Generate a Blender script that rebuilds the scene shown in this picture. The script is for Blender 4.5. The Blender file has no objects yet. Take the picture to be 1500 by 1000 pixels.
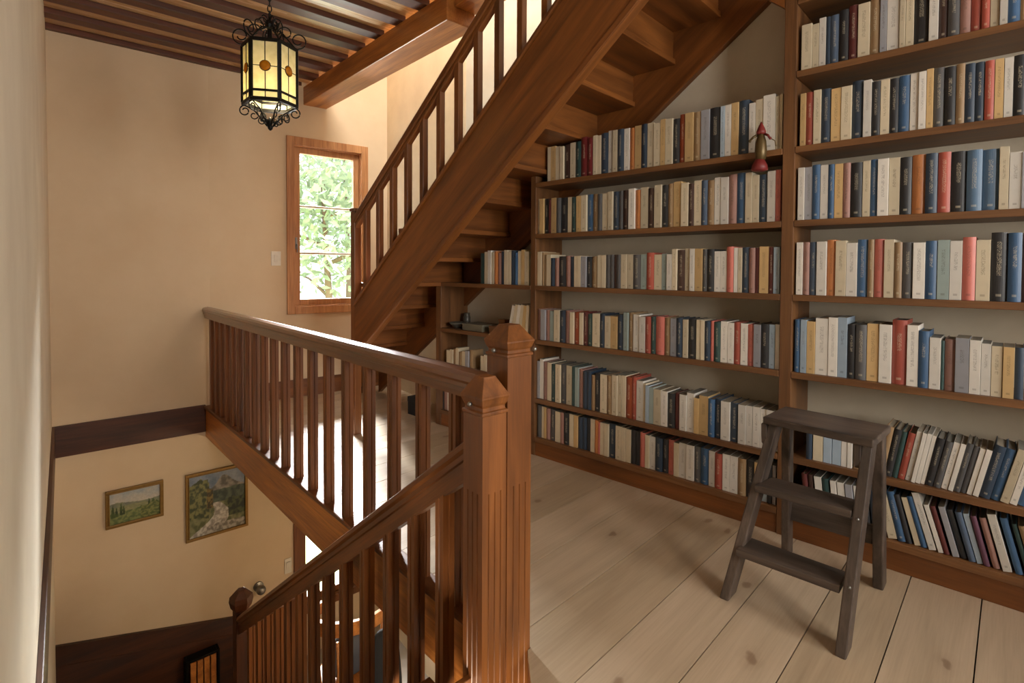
import bpy, bmesh, math, random
from mathutils import Vector, Matrix
random.seed(7)
SC = bpy.context.scene
COL = SC.collection
PI = math.pi
PH = math.radians(4.75)          # the bookcase wall is turned a little against the stairwell
CP, SP = math.cos(PH), math.sin(PH)

def A(n, s, z=0.0):
    "bookcase frame (n = towards the book wall, s = along it, northwards) -> world"
    return Vector((n*CP - s*SP, n*SP + s*CP, z))

# ------------------------------------------------------------------ materials
def new_mat(name):
    m = bpy.data.materials.new(name); m.use_nodes = True
    nt = m.node_tree; b = nt.nodes['Principled BSDF']
    return m, nt, b

def rgb(c):
    if isinstance(c, str):
        c = c.lstrip('#'); c = [int(c[i:i+2], 16)/255 for i in (0, 2, 4)]
        c = [x/12.92 if x <= .04045 else ((x+.055)/1.055)**2.4 for x in c]
    return (c[0], c[1], c[2], 1.0)

def ramp(nt, stops):
    r = nt.nodes.new('ShaderNodeValToRGB')
    e = r.color_ramp.elements
    while len(e) > 1: e.remove(e[0])
    e[0].position = stops[0][0]; e[0].color = rgb(stops[0][1])
    for p, c in stops[1:]:
        x = e.new(p); x.color = rgb(c)
    return r

def wood(name, dark, light, axis='z', rough=.45, rot=0.0, coat=.15, grain=1.0, tint=.12):
    m, nt, b = new_mat(name)
    N, L = nt.nodes.new, nt.links.new
    tc = N('ShaderNodeTexCoord'); oi = N('ShaderNodeObjectInfo')
    mp0 = N('ShaderNodeMapping')
    if axis == 'slope':
        mp0.inputs['Rotation'].default_value = (rot, 0, 0)
    L(tc.outputs['Object'], mp0.inputs['Vector'])
    add = N('ShaderNodeVectorMath'); add.operation = 'MULTIPLY_ADD'
    L(oi.outputs['Random'], add.inputs[0]); add.inputs[1].default_value = (7, 11, 5)
    L(mp0.outputs['Vector'], add.inputs[2])
    def stretched(a, k):
        mp = N('ShaderNodeMapping')
        sc = {'x': (a, k, k), 'y': (k, a, k), 'z': (k, k, a), 'slope': (k, a, k)}[axis]
        mp.inputs['Scale'].default_value = sc
        L(add.outputs[0], mp.inputs['Vector']); return mp
    n1 = N('ShaderNodeTexNoise'); n1.inputs['Scale'].default_value = 1.0; n1.inputs['Detail'].default_value = 5
    n1.inputs['Distortion'].default_value = .8
    L(stretched(1.4, 16).outputs[0], n1.inputs['Vector'])
    n2 = N('ShaderNodeTexNoise'); n2.inputs['Scale'].default_value = 1.0; n2.inputs['Detail'].default_value = 3
    L(stretched(6, 170).outputs[0], n2.inputs['Vector'])
    n3 = N('ShaderNodeTexNoise'); n3.inputs['Scale'].default_value = 2.2; n3.inputs['Detail'].default_value = 2
    L(add.outputs[0], n3.inputs['Vector'])
    r1 = ramp(nt, [(.25, dark), (.75, light)])
    L(n1.outputs['Fac'], r1.inputs['Fac'])
    mx = N('ShaderNodeMixRGB'); mx.blend_type = 'MULTIPLY'; mx.inputs['Fac'].default_value = .55*grain
    r2 = ramp(nt, [(.35, (.55, .5, .45)), (.6, (1, 1, 1))])
    L(n2.outputs['Fac'], r2.inputs['Fac'])
    L(r1.outputs['Color'], mx.inputs['Color1']); L(r2.outputs['Color'], mx.inputs['Color2'])
    hs = N('ShaderNodeHueSaturation')
    mr = N('ShaderNodeMapRange'); mr.inputs['To Min'].default_value = 1-tint; mr.inputs['To Max'].default_value = 1+tint
    sm = N('ShaderNodeMath'); sm.operation = 'ADD'
    L(oi.outputs['Random'], sm.inputs[0]); L(n3.outputs['Fac'], sm.inputs[1])
    mr.inputs['From Min'].default_value = .2; mr.inputs['From Max'].default_value = 1.8
    L(sm.outputs[0], mr.inputs['Value']); L(mr.outputs[0], hs.inputs['Value'])
    L(mx.outputs['Color'], hs.inputs['Color']); L(hs.outputs['Color'], b.inputs['Base Color'])
    rr = N('ShaderNodeMapRange'); rr.inputs['To Min'].default_value = rough-.08; rr.inputs['To Max'].default_value = rough+.12
    L(n1.outputs['Fac'], rr.inputs['Value']); L(rr.outputs[0], b.inputs['Roughness'])
    bp = N('ShaderNodeBump'); bp.inputs['Strength'].default_value = .12; bp.inputs['Distance'].default_value = .002
    L(n2.outputs['Fac'], bp.inputs['Height']); L(bp.outputs[0], b.inputs['Normal'])
    b.inputs['Coat Weight'].default_value = coat; b.inputs['Coat Roughness'].default_value = .22
    return m

def plaster(name, c1, c2, bump=.25, scale=3.0):
    m, nt, b = new_mat(name); N, L = nt.nodes.new, nt.links.new
    tc = N('ShaderNodeTexCoord')
    n = N('ShaderNodeTexNoise'); n.inputs['Scale'].default_value = scale; n.inputs['Detail'].default_value = 6; n.inputs['Roughness'].default_value = .6
    L(tc.outputs['Object'], n.inputs['Vector'])
    n2 = N('ShaderNodeTexNoise'); n2.inputs['Scale'].default_value = 28; n2.inputs['Detail'].default_value = 5
    L(tc.outputs['Object'], n2.inputs['Vector'])
    r = ramp(nt, [(.3, c1), (.7, c2)]); L(n.outputs['Fac'], r.inputs['Fac'])
    L(r.outputs['Color'], b.inputs['Base Color']); b.inputs['Roughness'].default_value = .93
    bp = N('ShaderNodeBump'); bp.inputs['Strength'].default_value = bump; bp.inputs['Distance'].default_value = .003
    L(n2.outputs['Fac'], bp.inputs['Height']); L(bp.outputs[0], b.inputs['Normal'])
    return m

def plain(name, c, rough=.6, metal=0.0, noise=.12, scale=30, coat=0):
    m, nt, b = new_mat(name); N, L = nt.nodes.new, nt.links.new
    tc = N('ShaderNodeTexCoord'); n = N('ShaderNodeTexNoise'); n.inputs['Scale'].default_value = scale; n.inputs['Detail'].default_value = 4
    L(tc.outputs['Object'], n.inputs['Vector'])
    hs = N('ShaderNodeHueSaturation'); hs.inputs['Color'].default_value = rgb(c)
    mr = N('ShaderNodeMapRange'); mr.inputs['To Min'].default_value = 1-noise; mr.inputs['To Max'].default_value = 1+noise
    L(n.outputs['Fac'], mr.inputs['Value']); L(mr.outputs[0], hs.inputs['Value'])
    L(hs.outputs['Color'], b.inputs['Base Color'])
    b.inputs['Roughness'].default_value = rough; b.inputs['Metallic'].default_value = metal; b.inputs['Coat Weight'].default_value = coat
    return m

def knots(m):
    "scattered brown knots in the boards"
    nt = m.node_tree; N, L = nt.nodes.new, nt.links.new; b = nt.nodes['Principled BSDF']
    src = b.inputs['Base Color'].links[0].from_socket
    tc = N('ShaderNodeTexCoord'); mp = N('ShaderNodeMapping'); mp.inputs['Scale'].default_value = (3.0, 5.4, .01)
    wn = N('ShaderNodeTexNoise'); wn.inputs['Scale'].default_value = 14; L(tc.outputs['Object'], wn.inputs['Vector'])
    wa = N('ShaderNodeVectorMath'); wa.operation = 'MULTIPLY_ADD'; L(wn.outputs['Color'], wa.inputs[0]); wa.inputs[1].default_value = (.05, .05, 0); L(tc.outputs['Object'], wa.inputs[2])
    L(wa.outputs[0], mp.inputs['Vector'])
    v = N('ShaderNodeTexVoronoi'); v.voronoi_dimensions = '2D'; v.inputs['Scale'].default_value = 1; v.inputs['Randomness'].default_value = 1
    L(mp.outputs[0], v.inputs['Vector'])
    r = ramp(nt, [(.0, (1, 1, 1)), (.055, (.9, .9, .9)), (.085, (.2, .2, .2)), (.2, (0, 0, 0))])
    L(v.outputs['Distance'], r.inputs['Fac'])
    sp = N('ShaderNodeSeparateXYZ'); L(v.outputs['Color'], sp.inputs[0])
    g = N('ShaderNodeMath'); g.operation = 'GREATER_THAN'; g.inputs[1].default_value = .68; L(sp.outputs[0], g.inputs[0])
    q = N('ShaderNodeMath'); q.operation = 'MULTIPLY'; L(r.outputs['Color'], q.inputs[0]); L(g.outputs[0], q.inputs[1])
    q2 = N('ShaderNodeMath'); q2.operation = 'MULTIPLY'; L(q.outputs[0], q2.inputs[0]); q2.inputs[1].default_value = .6
    mx = N('ShaderNodeMixRGB'); L(q2.outputs[0], mx.inputs['Fac']); L(src, mx.inputs['Color1']); mx.inputs['Color2'].default_value = rgb('#6b4a30')
    L(mx.outputs['Color'], b.inputs['Base Color']); return m

M = {}
WD, WL = '#532d0f', '#8a5220'
for ax in 'xyz':
    M['wood_'+ax] = wood('stained_pine_'+ax, WD, WL, ax, grain=.6)
    M['rail_'+ax] = wood('polished_rail_'+ax, WD, WL, ax, rough=.3, grain=.6, coat=.9)
    M['shelf_'+ax] = wood('shelf_pine_'+ax, '#523319', '#7f552e', ax, rough=.5, grain=.7)
    M['ladder_'+ax] = wood('weathered_dark_oak_'+ax, '#1c1511', '#695a4f', ax, rough=.5, coat=.1)
    M['dark_'+ax] = wood('dark_panelling_'+ax, '#2e1508', '#5c3014', ax, rough=.45)
    M['frame_'+ax] = wood('window_pine_'+ax, '#a4693a', '#cf9a66', ax, rough=.45)
M['wood_s'] = wood('stained_pine_sloping', WD, WL, 'slope', rot=math.radians(38), grain=.55)
M['wood_d'] = wood('stained_pine_descending', WD, WL, 'slope', rot=math.radians(35.6))
M['joist'] = wood('ceiling_joist_pine', '#341706', '#6a3517', 'x', rough=.5)
M['beam'] = wood('honey_pine_beam', '#8a4c1c', '#cf8a42', 'y', rough=.4)
M['edge'] = wood('honey_pine_edge_board', '#96551f', '#d98f42', 'y', rough=.42)
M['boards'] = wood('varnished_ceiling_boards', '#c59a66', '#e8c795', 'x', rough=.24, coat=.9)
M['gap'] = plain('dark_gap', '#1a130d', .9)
for i, (a_, b_) in enumerate([('#ab977d', '#c0ab91'), ('#a49076', '#baa589'), ('#b09c82', '#c5b096'), ('#a8947a', '#bca78c')]):
    M['floor%d' % i] = knots(wood('limed_floorboard_%d' % i, a_, b_, 'x', rough=.36, grain=.3, coat=.15, tint=.04))
M['wall'] = plaster('ochre_plaster', '#cbb494', '#d6c2a3', scale=1.6)
M['wall_low'] = M['wall']
M['wall_books'] = plaster('grey_cream_plaster', '#b8ad98', '#c9bfab')
M['wall_up'] = plaster('cream_plaster', '#c8b494', '#d8c6a6')
M['wall_left'] = plaster('pale_plaster', '#d0c2aa', '#ddd1ba')
M['roof'] = plaster('white_plaster', '#cfc5b2', '#ddd4c2')
M['iron'] = plain('wrought_iron', '#1a1815', .45, .8)
M['lead'] = plain('lead_came', '#2a2822', .5, .6)
M['gold'] = plain('gilt_frame', '#8a6a36', .4, .5, .25, 60)
M['steel'] = plain('worn_steel', '#8d8b86', .35, .9)
M['white'] = plain('white_plastic', '#d9d3c4', .4)
M['black'] = plain('black_cloth', '#15161a', .9)
M['greyc'] = plain('grey_blue_cloth', '#4c535e', .9)
M['ceramic'] = plain('grey_green_ceramic', '#4d4a42', .45, coat=.3)
M['page'] = plain('aged_paper', '#8d8371', .9, 0, .25, 90)
M['page2'] = plain('grey_paper', '#77746a', .9, 0, .25, 90)
M['leaf'] = plain('sunlit_leaf', '#9fb08b', .7, 0, .2, 3)
M['cream'] = plain('bloom_pale_bar', '#e0d6bd', .5, 0, .04)  # window bloom put into the colour of the glazing bars
M['bark'] = plain('bark', '#7a6650', .8)
M['lawn'] = plain('lawn', '#9fb57c', .9, 0, .2, 2)
M['red'] = plain('painted_red', '#6a1814', .6, coat=.1)
M['brass'] = plain('aged_brass', '#5b4a2b', .4, .5)
M['tile'] = plain('pale_stone_floor', '#9d958a', .6, 0, .1, 4)

def glass(name):
    m, nt, b = new_mat(name); N, L = nt.nodes.new, nt.links.new
    out = nt.nodes['Material Output']
    t = N('ShaderNodeBsdfTransparent'); g = N('ShaderNodeBsdfGlossy'); g.inputs['Roughness'].default_value = .02
    fr = N('ShaderNodeFresnel'); fr.inputs['IOR'].default_value = 1.45
    mx = N('ShaderNodeMixShader'); L(fr.outputs[0], mx.inputs[0]); L(t.outputs[0], mx.inputs[1]); L(g.outputs[0], mx.inputs[2])
    L(mx.outputs[0], out.inputs['Surface']); nt.nodes.remove(b); return m
M['glass'] = glass('window_glass')

def lamp_glass(name, col):
    m, nt, b = new_mat(name); N, L = nt.nodes.new, nt.links.new
    out = nt.nodes['Material Output']
    tc = N('ShaderNodeTexCoord'); n = N('ShaderNodeTexNoise'); n.inputs['Scale'].default_value = 30
    L(tc.outputs['Object'], n.inputs['Vector'])
    r = ramp(nt, [(.3, col[0]), (.7, col[1])]); L(n.outputs['Fac'], r.inputs['Fac'])
    t = N('ShaderNodeBsdfTranslucent'); d = N('ShaderNodeBsdfPrincipled'); d.inputs['Roughness'].default_value = .25
    L(r.outputs['Color'], t.inputs['Color']); L(r.outputs['Color'], d.inputs['Base Color'])
    mx = N('ShaderNodeMixShader'); mx.inputs[0].default_value = .4
    L(t.outputs[0], mx.inputs[1]); L(d.outputs[0], mx.inputs[2]); L(mx.outputs[0], out.inputs['Surface'])
    nt.nodes.remove(b); return m
M['lampglass'] = lamp_glass('seeded_yellow_glass', ('#ddd6b0', '#efe8cc'))
M['amber'] = lamp_glass('amber_glass', ('#c07a12', '#e09a20'))
def emit(name, c, s):
    m, nt, b = new_mat(name); b.inputs['Emission Color'].default_value = rgb(c); b.inputs['Emission Strength'].default_value = s
    b.inputs['Base Color'].default_value = rgb(c); return m
M['bulb'] = emit('warm_bulb', '#ffd890', 14)

# book cover cloths: code -> (colour word, hex, hardcover?)
BOOKC = {
 'w': ('white', '#c6c1b7', 0), 'c': ('cream', '#bdb096', 0), 'y': ('yellow', '#b99a69', 0), 't': ('tan', '#8a7152', 1),
 'o': ('orange', '#b07040', 1), 'O': ('brick red', '#8a3f22', 1), 'r': ('red', '#9a4a3c', 1), 'R': ('crimson', '#6a2425', 1),
 'm': ('maroon', '#552725', 1), 'k': ('black', '#26272a', 1), 'g': ('dark grey', '#4c4c4d', 1), 'h': ('light grey', '#8c8c90', 0),
 'n': ('navy', '#2a3848', 1), 'b': ('blue', '#38587a', 1), 's': ('pale blue', '#93a3b0', 0), 'S': ('slate blue', '#46566b', 1),
 'B': ('mid blue', '#4d6780', 1), 'e': ('dark green', '#2a4240', 1), 'p': ('rose brown', '#8d6a60', 1), 'd': ('dark brown', '#3f2a23', 1),
 'a': ('sage grey', '#86938e', 0), 'P': ('coral', '#b4665a', 1), 'M': ('plum', '#5a3a4b', 1)}

def cover_mat(code):
    word, hexc, hard = BOOKC[code]
    m, nt, b = new_mat('book_cover_' + word.replace(' ', '_')); N, L = nt.nodes.new, nt.links.new
    tc = N('ShaderNodeTexCoord'); oi = N('ShaderNodeObjectInfo')
    base = N('ShaderNodeHueSaturation'); base.inputs['Color'].default_value = rgb(hexc)
    rv = N('ShaderNodeMapRange'); rv.inputs['To Min'].default_value = .82; rv.inputs['To Max'].default_value = 1.15
    L(oi.outputs['Random'], rv.inputs['Value'])
    nz = N('ShaderNodeTexNoise'); nz.inputs['Scale'].default_value = 25; nz.inputs['Detail'].default_value = 4
    L(tc.outputs['Object'], nz.inputs['Vector'])
    mm = N('ShaderNodeMath'); mm.operation = 'MULTIPLY'
    r0 = N('ShaderNodeMapRange'); r0.inputs['To Min'].default_value = .88; r0.inputs['To Max'].default_value = 1.1
    L(nz.outputs['Fac'], r0.inputs['Value']); L(rv.outputs[0], mm.inputs[0]); L(r0.outputs[0], mm.inputs[1])
    L(mm.outputs[0], base.inputs['Value'])
    sep = N('ShaderNodeSeparateXYZ'); L(tc.outputs['Generated'], sep.inputs[0])
    so = N('ShaderNodeSeparateXYZ'); L(tc.outputs['Object'], so.inputs[0])
    def math_(op, a, bb, c=None):
        q = N('ShaderNodeMath'); q.operation = op
        for i, v in enumerate((a, bb, c)):
            if v is None: continue
            if isinstance(v, (int, float)): q.inputs[i].default_value = v
            else: L(v, q.inputs[i])
        return q.outputs[0]
    Y, Zg, X = sep.outputs['Y'], sep.outputs['Z'], so.outputs['X']
    onsp = math_('LESS_THAN', X, .006)
    yc = math_('ABSOLUTE', math_('SUBTRACT', Y, .5), 0)
    strip = math_('LESS_THAN', yc, .15)
    top = math_('MULTIPLY_ADD', oi.outputs['Random'], .12, .78)
    bot = math_('MULTIPLY_ADD', oi.outputs['Random'], -.25, .55)
    zr = math_('MULTIPLY', math_('LESS_THAN', Zg, top), math_('GREATER_THAN', Zg, bot))
    cmb = N('ShaderNodeCombineXYZ')
    L(math_('MULTIPLY', so.outputs['Z'], 420), cmb.inputs[2]); L(math_('MULTIPLY', so.outputs['Y'], 330), cmb.inputs[1]); L(math_('MULTIPLY', oi.outputs['Random'], 50), cmb.inputs[0])
    ln = N('ShaderNodeTexNoise'); ln.inputs['Scale'].default_value = 1; ln.inputs['Detail'].default_value = 1
    L(cmb.outputs[0], ln.inputs['Vector'])
    letters = math_('GREATER_THAN', ln.outputs['Fac'], .5)
    t1 = math_('MULTIPLY', math_('MULTIPLY', strip, zr), letters)
    # publisher's small mark low on the spine
    em = math_('MULTIPLY', math_('LESS_THAN', yc, .17), math_('MULTIPLY', math_('LESS_THAN', Zg, .105), math_('GREATER_THAN', Zg, .07)))
    ink = math_('MULTIPLY', math_('MAXIMUM', t1, em), onsp)
    ink = math_('MULTIPLY', ink, .36)
    mx = N('ShaderNodeMixRGB'); L(ink, mx.inputs['Fac']); L(base.outputs['Color'], mx.inputs['Color1'])
    lum = sum(rgb(hexc)[:3])/3
    mx.inputs['Color2'].default_value = rgb('#3a332b') if lum > .17 else rgb('#c9bfa6')
    L(mx.outputs['Color'], b.inputs['Base Color'])
    b.inputs['Roughness'].default_value = .42 if hard else .75
    if hard:
        bp = N('ShaderNodeBump'); bp.inputs['Strength'].default_value = .1; bp.inputs['Distance'].default_value = .001
        w = N('ShaderNodeTexNoise'); w.inputs['Scale'].default_value = 900
        L(tc.outputs['Object'], w.inputs['Vector']); L(w.outputs['Fac'], bp.inputs['Height']); L(bp.outputs[0], b.inputs['Normal'])
    return m
for k in BOOKC: M['bk_'+k] = cover_mat(k)

# ------------------------------------------------------------------ mesh helpers
class MB:
    def __init__(s): s.v = []; s.f = []; s.m = []; s.cur = 0
    def add(s, vs, fs):
        o = len(s.v); s.v += [Vector(v) for v in vs]; s.f += [tuple(i+o for i in f) for f in fs]; s.m += [s.cur]*len(fs)
    def box(s, a, b, mat=None):
        x0, y0, z0 = a; x1, y1, z1 = b
        vs = [Vector(p) for p in ((x0,y0,z0),(x1,y0,z0),(x1,y1,z0),(x0,y1,z0),(x0,y0,z1),(x1,y0,z1),(x1,y1,z1),(x0,y1,z1))]
        if mat is not None: vs = [mat @ v for v in vs]
        s.add(vs, [(3,2,1,0),(4,5,6,7),(0,1,5,4),(1,2,6,5),(2,3,7,6),(3,0,4,7)])
    def hexa(s, q0, q1):
        "two matching quads (ordered loops) joined"
        s.add(list(q0)+list(q1), [(3,2,1,0),(4,5,6,7),(0,1,5,4),(1,2,6,5),(2,3,7,6),(3,0,4,7)])
    def prism(s, poly, f0, f1):
        "poly: list of 2d pts; f0/f1 map a 2d pt to 3d"
        n = len(poly); vs = [f0(p) for p in poly]+[f1(p) for p in poly]
        fs = [tuple(range(n-1, -1, -1)), tuple(range(n, 2*n))]+[(i, (i+1) % n, n+(i+1) % n, n+i) for i in range(n)]
        s.add(vs, fs)
    def loft(s, rings, closed=True, caps=True):
        n = len(rings[0]); vs = [v for r in rings for v in r]; fs = []
        for k in range(len(rings)-1):
            for i in range(n if closed else n-1):
                j = (i+1) % n; fs.append((k*n+i, k*n+j, (k+1)*n+j, (k+1)*n+i))
        if caps and closed:
            fs.append(tuple(range(n-1, -1, -1))); fs.append(tuple((len(rings)-1)*n+i for i in range(n)))
        s.add(vs, fs)
    def tube(s, pts, r, n=8, cyc=False):
        pts = [Vector(p) for p in pts]; N_ = len(pts); rings = []
        up = Vector((0, 0, 1))
        for i, p in enumerate(pts):
            a = pts[(i-1) % N_] if (cyc or i > 0) else p; b = pts[(i+1) % N_] if (cyc or i < N_-1) else p
            d = (b-a); d = d.normalized() if d.length > 1e-9 else Vector((0, 0, 1))
            u = up if abs(d.dot(up)) < .95 else Vector((1, 0, 0))
            x = d.cross(u).normalized(); y = d.cross(x)
            rr = r(i/(N_-1)) if callable(r) else r
            rings.append([p + x*(math.cos(2*PI*k/n)*rr) + y*(math.sin(2*PI*k/n)*rr) for k in range(n)])
        if cyc: rings.append(rings[0]); s.loft(rings, True, False)
        else: s.loft(rings)
    def ring(s, c, r, t, ax1, ax2, n=16, k=5):
        c = Vector(c); ax1 = Vector(ax1).normalized(); ax2 = Vector(ax2).normalized()
        s.tube([c+ax1*(math.cos(2*PI*i/n)*r)+ax2*(math.sin(2*PI*i/n)*r) for i in range(n)], t, k, True)
    def lathe(s, prof, c, n=20, rot=0.0, ax=None):
        c = Vector(c)
        s.loft([[c+Vector((math.cos(rot+2*PI*i/n)*r, math.sin(rot+2*PI*i/n)*r, z)) for i in range(n)] for r, z in prof])
    def sphere(s, c, r, n=12, sq=(1, 1, 1)):
        c = Vector(c); m = n//2
        s.loft([[c+Vector((math.cos(2*PI*i/n)*math.sin(PI*k/m)*r*sq[0], math.sin(2*PI*i/n)*math.sin(PI*k/m)*r*sq[1], -math.cos(PI*k/m)*r*sq[2])) for i in range(n)] for k in [.08]+list(range(1, m))+[m-.08]])
    def build(s, name, mat, parent=None, origin=(0, 0, 0), bevel=0.0, smooth=False, mats=None):
        me = bpy.data.meshes.new(name); o_ = Vector(origin)
        me.from_pydata([v-o_ for v in s.v], [], s.f); 
        bm = bmesh.new(); bm.from_mesh(me); bmesh.ops.recalc_face_normals(bm, faces=bm.faces); bm.to_mesh(me); bm.free()
        if mats:
            for mm in mats: me.materials.append(M[mm])
            for p, i in zip(me.polygons, s.m): p.material_index = i
        else: me.materials.append(M[mat] if isinstance(mat, str) else mat)
        if smooth:
            for p in me.polygons: p.use_smooth = True
        ob = bpy.data.objects.new(name, me); COL.objects.link(ob)
        if parent is not None: ob.parent = parent
        else: ob.location = o_
        if bevel:
            bv = ob.modifiers.new('edge', 'BEVEL'); bv.width = bevel; bv.segments = 2; bv.limit_method = 'ANGLE'; bv.angle_limit = math.radians(40)
        return ob

def tag(o, label=None, cat=None, group=None, kind=None):
    if label: o['label'] = label
    if cat: o['category'] = cat
    if group: o['group'] = group
    if kind: o['kind'] = kind
    return o

class Thing:
    "an Empty at the base; parts are given in frame coordinates ('A' turned bookcase frame or world)"
    def __init__(s, name, label, cat, base=(0, 0, 0), frame='W', group=None, kind=None):
        s.base = Vector(base); s.e = bpy.data.objects.new(name, None); COL.objects.link(s.e); s.e.empty_display_size = .1
        if frame == 'A': s.e.location = A(*base); s.e.rotation_euler = (0, 0, PH)
        else: s.e.location = base
        tag(s.e, label, cat, group, kind)
    def part(s, mb, name, mat, bevel=0.0, smooth=False, label=None, mats=None):
        o = mb.build(name, mat, s.e, s.base, bevel, smooth, mats)
        if label: o['label'] = label
        return o
    def sub(s, mb, name, mat, parent, **k):
        return mb.build(name, mat, parent, s.base, k.get('bevel', 0), k.get('smooth', False))
def struct(mb, name, mat, frame='W', **k):
    o = mb.build(name, mat, None, (0, 0, 0), k.get('bevel', 0), False, k.get('mats'))
    if frame == 'A': o.rotation_euler = (0, 0, PH)
    o['kind'] = 'structure'; return o
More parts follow.
